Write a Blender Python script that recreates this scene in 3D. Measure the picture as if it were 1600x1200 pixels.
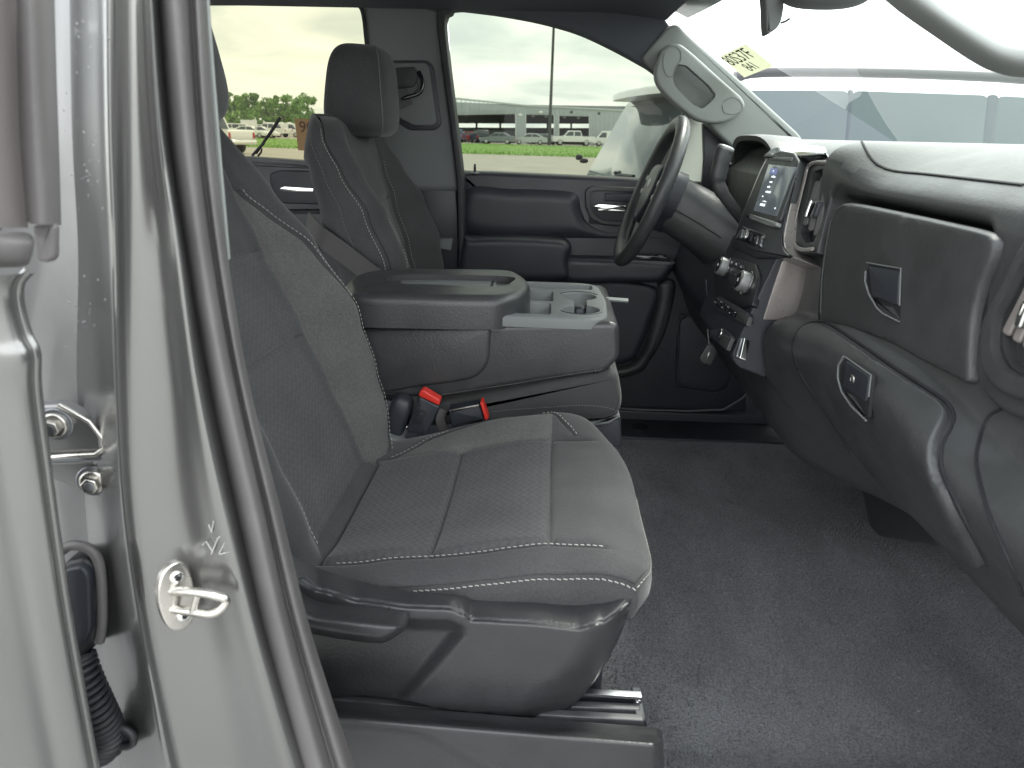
import bpy, bmesh, math, random
from mathutils import Vector, Matrix, noise
random.seed(7)
PI = math.pi
for o in list(bpy.data.objects): bpy.data.objects.remove(o, do_unlink=True)
S = bpy.context.scene
COL = S.collection

# ------------------------------------------------------------------ camera
CW, CH, CF = 1600.0, 1200.0, 1121.0
CAM = Vector((0.0, -1.45, 1.48))
yaw, pitch, roll = math.radians(2.8), math.radians(-19.3), math.radians(1.5)
FWD = Vector((-math.sin(yaw)*math.cos(pitch), math.cos(yaw)*math.cos(pitch), math.sin(pitch)))
_r = Vector((math.cos(yaw), math.sin(yaw), 0)); _u = _r.cross(FWD)
RGT = _r*math.cos(roll) + _u*math.sin(roll)
UPV = -_r*math.sin(roll) + _u*math.cos(roll)
cd = bpy.data.cameras.new('camera'); cam = bpy.data.objects.new('camera', cd); COL.objects.link(cam)
cd.sensor_width = 36; cd.lens = CF/CW*36; cd.clip_start = 0.02; cd.clip_end = 3000
cd.dof.use_dof = True; cd.dof.focus_distance = 1.5; cd.dof.aperture_fstop = 9
m = Matrix((RGT, UPV, -FWD)).transposed().to_4x4(); m.translation = CAM
cam.matrix_world = m
S.camera = cam

# ------------------------------------------------------------------ sky, sun, exposure
SUN_AZ, SUN_EL = math.radians(48), math.radians(58)      # sun direction: azimuth from +X, counter-clockwise
w = bpy.data.worlds.new('World'); S.world = w; w.use_nodes = True
nt = w.node_tree; nt.nodes.clear(); N = nt.nodes.new; LK = nt.links.new
sky = N('ShaderNodeTexSky'); sky.sky_type = 'NISHITA'; sky.sun_disc = False
sky.sun_elevation = SUN_EL; sky.sun_rotation = math.radians(90) - SUN_AZ
sky.air_density = 1.2; sky.dust_density = 2.5
tc = N('ShaderNodeTexCoord'); sep = N('ShaderNodeSeparateXYZ'); LK(tc.outputs['Generated'], sep.inputs[0])
ad = N('ShaderNodeMath'); ad.operation = 'ADD'; ad.inputs[1].default_value = 0.16; LK(sep.outputs[2], ad.inputs[0])
mx = N('ShaderNodeMath'); mx.operation = 'MAXIMUM'; mx.inputs[1].default_value = 0.05; LK(ad.outputs[0], mx.inputs[0])
dv = N('ShaderNodeVectorMath'); dv.operation = 'DIVIDE'; LK(tc.outputs['Generated'], dv.inputs[0])
cb = N('ShaderNodeCombineXYZ'); 
for i in range(3): LK(mx.outputs[0], cb.inputs[i])
LK(cb.outputs[0], dv.inputs[1])
nz = N('ShaderNodeTexNoise'); nz.inputs['Scale'].default_value = 1.5; nz.inputs['Detail'].default_value = 7; nz.inputs['Roughness'].default_value = 0.52
nz.inputs['Distortion'].default_value = 0.25
LK(dv.outputs[0], nz.inputs['Vector'])
rp = N('ShaderNodeValToRGB'); LK(nz.outputs[0], rp.inputs[0])
rp.color_ramp.elements[0].position = 0.36; rp.color_ramp.elements[0].color = (6.5, 6.95, 7.25, 1)
rp.color_ramp.elements[1].position = 0.66; rp.color_ramp.elements[1].color = (10.2, 10.2, 9.9, 1)
mxc = N('ShaderNodeMix'); mxc.data_type = 'RGBA'; mxc.inputs[0].default_value = 0.9
LK(sky.outputs[0], mxc.inputs[6]); LK(rp.outputs[0], mxc.inputs[7])
bg = N('ShaderNodeBackground'); bg.inputs['Strength'].default_value = 0.1
LK(mxc.outputs[2], bg.inputs[0]); wo = N('ShaderNodeOutputWorld'); LK(bg.outputs[0], wo.inputs[0])
sl = bpy.data.lights.new('sun', 'SUN'); sl.energy = 1.2; sl.angle = math.radians(14); sl.color = (1, 0.96, 0.9)
so = bpy.data.objects.new('sun', sl); COL.objects.link(so)
sd = Vector((math.cos(SUN_AZ)*math.cos(SUN_EL), math.sin(SUN_AZ)*math.cos(SUN_EL), math.sin(SUN_EL)))
so.rotation_euler = (-sd).to_track_quat('-Z', 'Y').to_euler(); so.location = sd*30
S.view_settings.view_transform = 'Standard'; S.view_settings.look = 'None'
S.view_settings.exposure = 2.35; S.view_settings.gamma = 1; S.view_settings.use_curve_mapping = False
S.render.engine = 'CYCLES'
cy = S.cycles; cy.use_denoising = True; cy.max_bounces = 9; cy.diffuse_bounces = 6; cy.glossy_bounces = 4
cy.transparent_max_bounces = 12; cy.transmission_bounces = 4; cy.caustics_reflective = False; cy.caustics_refractive = False
cy.use_adaptive_sampling = True; cy.adaptive_threshold = 0.012; cy.sample_clamp_indirect = 6

# ------------------------------------------------------------------ pixel -> place on a real plane
def ray(px, py): return RGT*((px-CW/2)/CF) - UPV*((py-CH/2)/CF) + FWD
def yp(px, py, y): d = ray(px, py); return CAM + d*((y-CAM.y)/d.y)
def xp(px, py, x): d = ray(px, py); return CAM + d*((x-CAM.x)/d.x)
def zp(px, py, z): d = ray(px, py); return CAM + d*((z-CAM.z)/d.z)
def pp(px, py, p0, n): d = ray(px, py); return CAM + d*((p0-CAM).dot(n)/d.dot(n))
def lerp(a, b, t): return a + (b-a)*t
def tab(x, T):
    if x <= T[0][0]: return T[0][1]
    for (a, fa), (b, fb) in zip(T, T[1:]):
        if x <= b:
            t = (x-a)/(b-a); return fa + (fb-fa)*(t*t*(3-2*t)*0.4 + t*0.6)
    return T[-1][1]
def sstep(a, b, x):
    t = max(0.0, min(1.0, (x-a)/(b-a))); return t*t*(3-2*t)

# ------------------------------------------------------------------ materials
MATS = {}
def mat(name, col, rough=0.5, metal=0.0, bump=None, var=None, coat=0.0, sheen=0.0, spec=0.5, emit=None, aniso=None):
    m = bpy.data.materials.new(name); m.use_nodes = True; t = m.node_tree; b = t.nodes['Principled BSDF']
    b.inputs['Base Color'].default_value = (*col, 1); b.inputs['Roughness'].default_value = rough
    b.inputs['Metallic'].default_value = metal; b.inputs['Specular IOR Level'].default_value = spec
    b.inputs['Coat Weight'].default_value = coat; b.inputs['Coat Roughness'].default_value = 0.06
    if sheen: b.inputs['Sheen Weight'].default_value = sheen; b.inputs['Sheen Roughness'].default_value = 0.5
    if emit: b.inputs['Emission Color'].default_value = (*emit[0], 1); b.inputs['Emission Strength'].default_value = emit[1]
    tcn = t.nodes.new('ShaderNodeTexCoord')
    if var:                                  # var = (scale, amount) or (scale, amount, detail)
        n = t.nodes.new('ShaderNodeTexNoise'); n.inputs['Scale'].default_value = var[0]; n.inputs['Detail'].default_value = var[2] if len(var) > 2 else 4
        t.links.new(tcn.outputs['Object'], n.inputs['Vector'])
        r = t.nodes.new('ShaderNodeMapRange'); r.inputs[1].default_value = 0.3; r.inputs[2].default_value = 0.7
        r.inputs[3].default_value = 1-var[1]; r.inputs[4].default_value = 1+var[1]; t.links.new(n.outputs[0], r.inputs[0])
        v = t.nodes.new('ShaderNodeVectorMath'); v.operation = 'SCALE'; v.inputs[0].default_value = col
        t.links.new(r.outputs[0], v.inputs['Scale']); t.links.new(v.outputs[0], b.inputs['Base Color'])
        rr = t.nodes.new('ShaderNodeMapRange'); rr.inputs[1].default_value = 0.3; rr.inputs[2].default_value = 0.7
        rr.inputs[3].default_value = max(0.02, rough-0.06); rr.inputs[4].default_value = min(1, rough+0.06)
        t.links.new(n.outputs[0], rr.inputs[0]); t.links.new(rr.outputs[0], b.inputs['Roughness'])
    if bump:
        n2 = t.nodes.new('ShaderNodeTexNoise'); n2.inputs['Scale'].default_value = bump[0]; n2.inputs['Detail'].default_value = 3
        t.links.new(tcn.outputs['Object'], n2.inputs['Vector'])
        bp = t.nodes.new('ShaderNodeBump'); bp.inputs['Strength'].default_value = bump[1]; bp.inputs['Distance'].default_value = bump[2] if len(bump) > 2 else 0.001
        t.links.new(n2.outputs[0], bp.inputs['Height']); t.links.new(bp.outputs[0], b.inputs['Normal'])
    MATS[name] = m; return m
def glass(name, tint, rough=0.0, f0=0.04):
    """thin pane: tinted see-through with a grazing-angle reflection, the same from both sides"""
    m = bpy.data.materials.new(name); m.use_nodes = True; t = m.node_tree; t.nodes.clear()
    o = t.nodes.new('ShaderNodeOutputMaterial'); mx = t.nodes.new('ShaderNodeMixShader'); lw = t.nodes.new('ShaderNodeLayerWeight'); lw.inputs[0].default_value = 0.5
    pw = t.nodes.new('ShaderNodeMath'); pw.operation = 'POWER'; pw.inputs[1].default_value = 5; t.links.new(lw.outputs['Facing'], pw.inputs[0])
    mr = t.nodes.new('ShaderNodeMapRange'); mr.inputs[3].default_value = f0; mr.inputs[4].default_value = 0.9; t.links.new(pw.outputs[0], mr.inputs[0])
    tr = t.nodes.new('ShaderNodeBsdfTransparent'); tr.inputs[0].default_value = (*tint, 1)
    g = t.nodes.new('ShaderNodeBsdfGlossy'); g.inputs['Roughness'].default_value = rough; g.inputs[0].default_value = (1, 1, 1, 1)
    t.links.new(mr.outputs[0], mx.inputs[0]); t.links.new(tr.outputs[0], mx.inputs[1]); t.links.new(g.outputs[0], mx.inputs[2]); t.links.new(mx.outputs[0], o.inputs[0])
    MATS[name] = m; return m
def M(n): return MATS[n]

mat('dash_plastic', (0.043, 0.045, 0.046), 0.45, bump=(230, 0.45), var=(22, 0.12))
mat('dash_plastic_lit', (0.078, 0.082, 0.079), 0.52, bump=(230, 0.45), var=(22, 0.08))  # lighter copy of dash_plastic, skylight on the dash top put into colour
mat('dark_plastic', (0.024, 0.027, 0.035), 0.48, bump=(900, 0.2), var=(6, 0.1))
mat('door_plastic', (0.027, 0.029, 0.036), 0.42, bump=(900, 0.2), var=(5, 0.1))
mat('shield_plastic', (0.030, 0.030, 0.032), 0.34, bump=(260, 0.45), var=(20, 0.10))
mat('console_vinyl', (0.043, 0.044, 0.046), 0.36, bump=(260, 0.42), var=(18, 0.10))
mat('trim_grey', (0.155, 0.165, 0.165), 0.6, bump=(800, 0.15), var=(6, 0.05))
mat('pillar_grey', (0.235, 0.25, 0.24), 0.6, bump=(800, 0.15), var=(6, 0.05))
mat('headliner', (0.085, 0.092, 0.104), 0.95, bump=(1400, 0.3), var=(30, 0.06))
mat('rubber', (0.110, 0.104, 0.104), 0.5, var=(12, 0.12), bump=(300, 0.15))
mat('black_rubber', (0.018, 0.019, 0.022), 0.55, var=(12, 0.1))
mat('gloss_black', (0.012, 0.013, 0.015), 0.08, coat=0.4)
mat('cavity', (0.008, 0.009, 0.011), 0.7)
mat('chrome', (0.86, 0.86, 0.84), 0.10, metal=1.0)
mat('steel', (0.60, 0.58, 0.54), 0.28, metal=1.0, var=(40, 0.15))
mat('dull_steel', (0.30, 0.31, 0.33), 0.38, metal=1.0, var=(30, 0.2))
mat('silver_knob', (0.22, 0.225, 0.225), 0.38, metal=0.35, var=(60, 0.08))
mat('taupe_trim', (0.30, 0.275, 0.26), 0.28, metal=0.35, var=(10, 0.05), coat=0.3)
mat('paint', (0.235, 0.236, 0.232), 0.27, metal=0.85, coat=0.3)
mat('paint_jamb', (0.20, 0.20, 0.20), 0.36, metal=0.7, var=(9, 0.14), coat=0.2, bump=(60, 0.08))
mat('stitch', (0.34, 0.33, 0.31), 0.8)
mat('stitch_dark', (0.14, 0.14, 0.14), 0.8)
mat('rail_metal', (0.055, 0.056, 0.06), 0.36, metal=0.0, var=(30, 0.2))
mat('slat_grey', (0.12, 0.118, 0.115), 0.45)
mat('instrument', (0.012, 0.013, 0.016), 0.35)
mat('chalk', (0.42, 0.42, 0.40), 0.9)
mat('red_plastic', (0.62, 0.035, 0.025), 0.35, emit=None)
mat('white_paint', (0.80, 0.80, 0.80), 0.35, coat=0.4)
mat('white_print', (0.72, 0.74, 0.76), 0.6)
mat('webbing', (0.050, 0.047, 0.048), 0.7, bump=(500, 0.4))
glass('glass_front', (0.90, 0.96, 0.92), f0=0.02); glass('glass_door', (0.225, 0.243, 0.203), f0=0.008); glass('glass_rear', (0.245, 0.24, 0.175), f0=0.008)
glass('glass_instr', (0.7, 0.72, 0.74), 0.02)

def fabric(name, col, pattern=None, spot=None):
    m = bpy.data.materials.new(name); m.use_nodes = True; t = m.node_tree; b = t.nodes['Principled BSDF']; nn = t.nodes.new; lk = t.links.new
    b.inputs['Roughness'].default_value = 0.92; b.inputs['Specular IOR Level'].default_value = 0.25
    b.inputs['Sheen Weight'].default_value = 0.18; b.inputs['Sheen Roughness'].default_value = 0.45
    uv = nn('ShaderNodeUVMap'); tcn = nn('ShaderNodeTexCoord')
    fine = nn('ShaderNodeTexNoise'); fine.inputs['Scale'].default_value = 420; fine.inputs['Detail'].default_value = 4; lk(tcn.outputs['Object'], fine.inputs['Vector'])
    big = nn('ShaderNodeTexNoise'); big.inputs['Scale'].default_value = 14; big.inputs['Detail'].default_value = 3; lk(tcn.outputs['Object'], big.inputs['Vector'])
    def math_(op, a, bb):
        n = nn('ShaderNodeMath'); n.operation = op
        for i, x in enumerate((a, bb)):
            if x is None: continue
            if isinstance(x, (int, float)): n.inputs[i].default_value = x
            else: lk(x, n.inputs[i])
        return n.outputs[0]
    h = math_('MULTIPLY', math_('SUBTRACT', fine.outputs[0], 0.5), 0.9)
    shade = math_('ADD', math_('MULTIPLY', math_('SUBTRACT', fine.outputs[0], 0.5), 0.9 if spot is None else spot), math_('MULTIPLY', math_('SUBTRACT', big.outputs[0], 0.5), 0.5))
    if pattern:
        sp = nn('ShaderNodeSeparateXYZ'); lk(uv.outputs[0], sp.inputs[0])
        pu, pv = pattern
        wob = math_('SINE', math_('MULTIPLY', math_('DIVIDE', sp.outputs[0], pu), 2*PI), None)      # wavy woven rows
        ph = math_('ADD', math_('DIVIDE', sp.outputs[1], pv), math_('MULTIPLY', wob, 0.22))
        wv = math_('SINE', math_('MULTIPLY', ph, 2*PI), None)
        cross = math_('SINE', math_('MULTIPLY', math_('DIVIDE', sp.outputs[0], pu/2), 2*PI), None)
        pat = math_('MULTIPLY', wv, math_('ADD', math_('MULTIPLY', cross, 0.35), 0.65))
        h = math_('ADD', h, math_('MULTIPLY', pat, 0.45))
        shade = math_('ADD', shade, math_('MULTIPLY', pat, 0.11))
    sc = nn('ShaderNodeVectorMath'); sc.operation = 'SCALE'; sc.inputs[0].default_value = col
    lk(math_('ADD', shade, 1.0), sc.inputs['Scale']); lk(sc.outputs[0], b.inputs['Base Color'])
    bp = nn('ShaderNodeBump'); bp.inputs['Strength'].default_value = 0.55; bp.inputs['Distance'].default_value = 0.0012
    lk(h, bp.inputs['Height']); lk(bp.outputs[0], b.inputs['Normal'])
    MATS[name] = m; return m
fabric('fabric_plain', (0.050, 0.0505, 0.052)); fabric('fabric_insert', (0.060, 0.0605, 0.062), (0.017, 0.0125))
fabric('fabric_bolster', (0.092, 0.090, 0.088), None, 1.3)

# ------------------------------------------------------------------ mesh helpers
def tag(o, label=None, cat=None, group=None, kind=None):
    if label: o['label'] = label
    if cat: o['category'] = cat
    if group: o['group'] = group
    if kind: o['kind'] = kind
    return o
def empty(name, loc, label=None, cat=None, group=None):
    o = bpy.data.objects.new(name, None); COL.objects.link(o); o.location = loc; o.empty_display_size = 0.1
    return tag(o, label, cat, group)
def mk(name, vs, fs, mt, parent=None, smooth=True, angle=38, uvs=None, recalc=True):
    me = bpy.data.meshes.new(name); me.from_pydata([tuple(v) for v in vs], [], fs)
    if recalc:
        bm = bmesh.new(); bm.from_mesh(me); bmesh.ops.remove_doubles(bm, verts=bm.verts, dist=1e-6) if uvs is None else None
        bmesh.ops.recalc_face_normals(bm, faces=bm.faces); bm.to_mesh(me); bm.free()
    if uvs:
        l = me.uv_layers.new(name='UVMap')
        for lp in me.loops: l.data[lp.index].uv = uvs[lp.vertex_index]
    if smooth:
        me.polygons.foreach_set('use_smooth', [True]*len(me.polygons)); me.set_sharp_from_angle(angle=math.radians(angle))
    me.materials.append(M(mt) if isinstance(mt, str) else mt)
    o = bpy.data.objects.new(name, me); COL.objects.link(o)
    if parent is not None:
        o.parent = parent; o.matrix_parent_inverse = Matrix.Translation(wloc(parent)).inverted()
    return o
def wloc(o):
    v = Vector(o.location)
    return v if o.parent is None else wloc_root(o)
def wloc_root(o):
    # parts are modelled in truck coordinates: a mesh part sits at its root's origin inverse, so its world location is 0
    return Vector((0, 0, 0)) if o.type == 'MESH' else Vector(o.location)
def cat_(P, n=6, closed=False):
    P = [Vector(p) for p in P]; out = []; L = len(P)
    rng = range(L) if closed else range(L-1)
    for i in rng:
        if closed: a, b, c, d = P[(i-1) % L], P[i], P[(i+1) % L], P[(i+2) % L]
        else: a, b, c, d = P[max(i-1, 0)], P[i], P[i+1], P[min(i+2, L-1)]
        for k in range(n):
            t = k/n; out.append(0.5*((2*b) + (c-a)*t + (2*a-5*b+4*c-d)*t*t + (3*b-a-3*c+d)*t**3))
    if not closed: out.append(P[-1])
    return out
def rnd(P, r, n=5):
    """round the corners of a closed 3-D loop; r a number or a list"""
    P = [Vector(p) for p in P]; out = []; L = len(P)
    for i in range(L):
        a, b, c = P[i-1], P[i], P[(i+1) % L]; ri = r[i] if isinstance(r, (list, tuple)) else r
        u, v = (a-b), (c-b); lu, lv = u.length, v.length
        if ri <= 0 or lu < 1e-6 or lv < 1e-6: out.append(b); continue
        u /= lu; v /= lv; d = min(ri, lu*0.48, lv*0.48)
        p, q = b+u*d, b+v*d
        for k in range(n+1):
            t = k/n; out.append(p*(1-t)**2 + b*2*t*(1-t) + q*t*t)
    return out
def inset(P, n, d):
    """offset a planar closed loop inwards by d (n = plane normal)"""
    L = len(P); A = Vector((0, 0, 0))
    for i in range(L): A += (P[i]-P[0]).cross(P[(i+1) % L]-P[0])
    s = 1 if A.dot(n) > 0 else -1; out = []
    for i in range(L):
        e1, e2 = P[i]-P[i-1], P[(i+1) % L]-P[i]
        if e1.length < 1e-7: e1 = e2
        if e2.length < 1e-7: e2 = e1
        n1 = n.cross(e1).normalized()*s; n2 = n.cross(e2).normalized()*s
        k = n1+n2; kk = k.length_squared
        out.append(P[i] + (k*(2*d/kk) if kk > 0.3 else n1*d))
    return out
def loft(rings, closed=True, cap0=False, cap1=False):
    vs, fs = [], []; n = len(rings[0])
    for r in rings: vs += [Vector(p) for p in r]
    for i in range(len(rings)-1):
        for j in range(n if closed else n-1):
            k = (j+1) % n; fs.append((i*n+j, i*n+k, (i+1)*n+k, (i+1)*n+j))
    if cap0: fs.append(tuple(range(n-1, -1, -1)))
    if cap1: fs.append(tuple((len(rings)-1)*n+j for j in range(n)))
    return vs, fs
def slab(name, loop, n, depth, mt, parent, bev=0.004, seg=4, back=True, smooth=True, prof=None):
    """solid with the planar outline `loop` as its front face (normal n, towards the viewer), `depth` thick, rounded front edge"""
    n = Vector(n).normalized(); loop = [Vector(p) for p in loop]; rings = []
    for k in range(seg+1):
        a = k/seg*PI/2; rings.append([p - n*(bev*(1-math.sin(a))) for p in inset(loop, n, bev*(1-math.cos(a)))] if False else
                                     [p - n*(bev*(1-math.cos(a))) for p in inset(loop, n, bev*(1-math.sin(a)))])
    rings.append([p - n*depth for p in loop])
    vs, fs = loft(rings, True, True, back)
    return mk(name, vs, fs, mt, parent, smooth)
def yslab(name, pix, y, depth, mt, parent, r=0.01, bev=0.004, seg=4, smoothpath=False):
    P = [yp(a, b, y) for a, b in pix]
    P = cat_(P, 6, True) if smoothpath else (rnd(P, r) if r else P)
    return slab(name, P, (0, -1, 0), depth, mt, parent, bev, seg)
def tube(name, path, r, mt, parent, seg=10, caps=True, flat=None, up=None):
    """sweep a circle (or an ellipse, flat=(ra,rb)) along a path; r may be a list"""
    P = [Vector(p) for p in path]; rings = []; ref = Vector(up) if up else None
    for i, p in enumerate(P):
        t = (P[min(i+1, len(P)-1)]-P[max(i-1, 0)]).normalized()
        if ref is None: ref = Vector((0, 0, 1)) if abs(t.z) < 0.9 else Vector((1, 0, 0))
        a = (ref - t*ref.dot(t)).normalized(); b = t.cross(a)
        if up is None: ref = a
        ri = r[i] if isinstance(r, (list, tuple)) else r
        ra, rb = (ri*flat[0], ri*flat[1]) if flat else (ri, ri)
        rings.append([p + a*math.cos(2*PI*k/seg)*ra + b*math.sin(2*PI*k/seg)*rb for k in range(seg)])
    vs, fs = loft(rings, True, caps, caps)
    return mk(name, vs, fs, mt, parent, True, 50)
def box(name, c, s, mt, parent, r=0.003, rot=None):
    """rounded box centred at c with full sizes s"""
    bm = bmesh.new(); bmesh.ops.create_cube(bm, size=1)
    bmesh.ops.scale(bm, vec=s, verts=bm.verts)
    if r: bmesh.ops.bevel(bm, geom=bm.edges[:], offset=min(r, min(s)*0.45), segments=3, affect='EDGES', profile=0.5)
    if rot is not None: bmesh.ops.rotate(bm, cent=(0, 0, 0), matrix=rot, verts=bm.verts)
    bmesh.ops.translate(bm, vec=c, verts=bm.verts)
    me = bpy.data.meshes.new(name); bm.to_mesh(me); bm.free()
    me.polygons.foreach_set('use_smooth', [True]*len(me.polygons)); me.set_sharp_from_angle(angle=math.radians(45))
    me.materials.append(M(mt)); o = bpy.data.objects.new(name, me); COL.objects.link(o)
    if parent is not None:
        o.parent = parent; o.matrix_parent_inverse = Matrix.Translation(wloc(parent)).inverted()
    return o
def disc(name, c, n, r, depth, mt, parent, bev=0.002, seg=28, ry=None):
    n = Vector(n).normalized(); a = n.orthogonal().normalized(); b = n.cross(a)
    return slab(name, [Vector(c)+a*math.cos(2*PI*k/seg)*r + b*math.sin(2*PI*k/seg)*(ry or r) for k in range(seg)], n, depth, mt, parent, bev, 3)
def sellip(name, c, s, mt, parent, e=0.5, rot=None, nu=36, nv=24, shape=None):
    """superellipsoid, half sizes s, exponent e (smaller = boxier)"""
    f = lambda v, p: math.copysign(abs(v)**p, v); vs = []; fs = []
    for i in range(nv+1):
        th = -PI/2 + PI*i/nv
        for j in range(nu):
            ph = 2*PI*j/nu
            v = Vector((s[0]*f(math.cos(th), e)*f(math.cos(ph), e), s[1]*f(math.cos(th), e)*f(math.sin(ph), e), s[2]*f(math.sin(th), e)))
            if shape: v = shape(v)
            if rot is not None: v = rot @ v
            vs.append(Vector(c)+v)
    for i in range(nv):
        for j in range(nu):
            k = (j+1) % nu; fs.append((i*nu+j, i*nu+k, (i+1)*nu+k, (i+1)*nu+j))
    return mk(name, vs, fs, mt, parent, True, 70)
def sheet(name, fn, nu, nv, mt, parent, uv=None, angle=60):
    """grid surface; fn(a,b), a,b in 0..1"""
    vs, fs, uvs = [], [], []
    for i in range(nu+1):
        for j in range(nv+1):
            a, b = i/nu, j/nv; vs.append(fn(a, b)); uvs.append(uv(a, b) if uv else (a, b))
    for i in range(nu):
        for j in range(nv): fs.append((i*(nv+1)+j, (i+1)*(nv+1)+j, (i+1)*(nv+1)+j+1, i*(nv+1)+j+1))
    return mk(name, vs, fs, mt, parent, True, angle, uvs=uvs)
def stitches(name, path, nrm, mt, parent, gap=0.0078, ln=0.0052, wd=0.0013, lift=0.0008):
    P = [Vector(p) for p in path]; vs, fs = [], []; acc = 0.0; nextd = 0.0; d = 0.0
    for i in range(len(P)-1):
        seg = P[i+1]-P[i]; L = seg.length
        if L < 1e-9: continue
        t = seg/L; nn = nrm(P[i]) if callable(nrm) else Vector(nrm); s = t.cross(nn).normalized(); nn = s.cross(t).normalized()
        while nextd <= d+L:
            c = P[i] + t*(nextd-d) + nn*lift; b0 = len(vs); tt = (t+s*0.18).normalized()
            for a in (-1, 1):
                for q in (-1, 1): vs.append(c + tt*a*ln/2 + s*q*wd/2)
            for a in (-1, 1): vs.append(c + tt*a*ln*0.3 + nn*wd*0.7)
            fs += [(b0, b0+1, b0+5, b0+4)] if False else [(b0, b0+4, b0+5, b0+2), (b0+1, b0+3, b0+5, b0+4), (b0, b0+1, b0+4), (b0+2, b0+5, b0+3)]
            nextd += gap
        d += L
    return mk(name, vs, fs, mt, parent, True, 80)
def text(name, s, size, mt, parent, M4, extrude=0.0004):
    c = bpy.data.curves.new(name, 'FONT'); c.body = s; c.size = size; c.extrude = extrude; c.align_x = 'CENTER'; c.align_y = 'CENTER'
    o = bpy.data.objects.new(name, c); me = bpy.data.meshes.new_from_object(o); bpy.data.objects.remove(o)
    me.transform(M4); me.materials.clear(); me.materials.append(M(mt)); q = bpy.data.objects.new(name, me); COL.objects.link(q)
    if parent is not None:
        q.parent = parent; q.matrix_parent_inverse = Matrix.Translation(wloc(parent)).inverted()
    return q
def basis(o, ex, ey, ez):
    m = Matrix((ex, ey, ez)).transposed().to_4x4(); m.translation = o; return m
def cut(o, cutters):
    for c in cutters:
        md = o.modifiers.new('cut', 'BOOLEAN'); md.object = c; md.operation = 'DIFFERENCE'; md.solver = 'EXACT'
    bpy.context.view_layer.update()
    dg = bpy.context.evaluated_depsgraph_get(); me = bpy.data.meshes.new_from_object(o.evaluated_get(dg))
    o.modifiers.clear(); o.data = me
    me.polygons.foreach_set('use_smooth', [True]*len(me.polygons)); me.set_sharp_from_angle(angle=math.radians(40))
    for c in cutters: bpy.data.objects.remove(c, do_unlink=True)
    return o

from mathutils.geometry import delaunay_2d_cdt
rng0 = random.Random(5)
def inside(p, poly):
    c = False; n = len(poly)
    for i in range(n):
        a, b = poly[i], poly[i-1]
        if (a.y > p.y) != (b.y > p.y) and p.x < (b.x-a.x)*(p.y-a.y)/(b.y-a.y)+a.x: c = not c
    return c
def bdist(p, poly):
    m = 1e9; n = len(poly)
    for i in range(n):
        a, b = poly[i-1], poly[i]; ab = b-a; t = max(0, min(1, (p-a).dot(ab)/max(1e-9, ab.length_squared))); m = min(m, (p-(a+ab*t)).length)
    return m
def pdist(p, line):
    """distance and signed side of a pixel point to an open polyline"""
    m = 1e9; q = Vector((p[0], p[1]))
    for a, b in zip(line, line[1:]):
        a, b = Vector(a), Vector(b); ab = b-a; t = max(0, min(1, (q-a).dot(ab)/max(1e-9, ab.length_squared))); m = min(m, (q-(a+ab*t)).length)
    return m
def relief(name, pix, yf, mt, parent, step=6, n=4, smoothpath=True, back=None, feats=()):
    """moulded panel facing -Y: outline by sight lines, depth of every point from yf(px, py, distance to the outline)"""
    P = [(a, b, 0) for a, b in pix]; poly = [Vector((p.x, p.y)) for p in (cat_(P, n, True) if smoothpath else [Vector(p) for p in P])]
    pts = list(poly); edges = [(i, (i+1) % len(poly)) for i in range(len(poly))]
    x0, x1 = min(p.x for p in poly), max(p.x for p in poly); y0, y1 = min(p.y for p in poly), max(p.y for p in poly)
    FL = [[Vector((p.x, p.y)) for p in cat_([(a, b, 0) for a, b in f], 4)] for f in feats]
    for f in FL:                               # rows of points along the moulded edge lines
        L = 0.0; acc = []; 
        for a, b in zip(f, f[1:]):
            m_ = max(1, int((b-a).length/3.5))
            for k in range(m_): acc.append((a.lerp(b, k/m_), (b-a).normalized()))
        for p, t in acc:
            for o in (-7, -4.5, -2.2, 0, 2.2, 4.5, 7):
                q = p+Vector((-t.y, t.x))*o
                if inside(q, poly) and bdist(q, poly) > 1.2: pts.append(q)
    y = y0; r = 0
    while y < y1:
        x = x0 + (step/2 if r % 2 else 0)
        while x < x1:
            q = Vector((x, y))
            if inside(q, poly) and bdist(q, poly) > step*.45 and all(pdist(q, f) > 8.5 for f in FL): pts.append(q)
            x += step
        y += step*.87; r += 1
    V2, _, F2, _, _, _ = delaunay_2d_cdt(pts, edges, [], 1, .01)
    vs = [yp(q.x, q.y, yf(q.x, q.y, bdist(q, poly))) for q in V2]; fs = [tuple(f) for f in F2]
    if back:                                   # skirt going back by `back` so the panel has thickness
        nb = len(vs); m = len(poly); idx = []
        for p in poly:
            idx.append(min(range(len(V2)), key=lambda i: (V2[i]-p).length_squared))
        vs += [vs[i]+Vector((0, back, 0)) for i in idx]
        fs += [(idx[k], idx[(k+1) % m], nb+(k+1) % m, nb+k) for k in range(m) if idx[k] != idx[(k+1) % m]]
    return mk(name, vs, fs, mt, parent, True, 75)

def puff(name, pix, y, mt, parent, rp=9, dep=.012, back=.03, step=5, smoothpath=True, tilt=None):
    """moulded panel with a rolled edge: rp = roll width in sight-line units, dep = how far the edge falls back"""
    return relief(name, pix, lambda px, py, d: y + dep*max(0, 1-d/rp)**2 + (tilt(px, py) if tilt else 0), mt, parent, step, 4, smoothpath, back)
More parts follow.
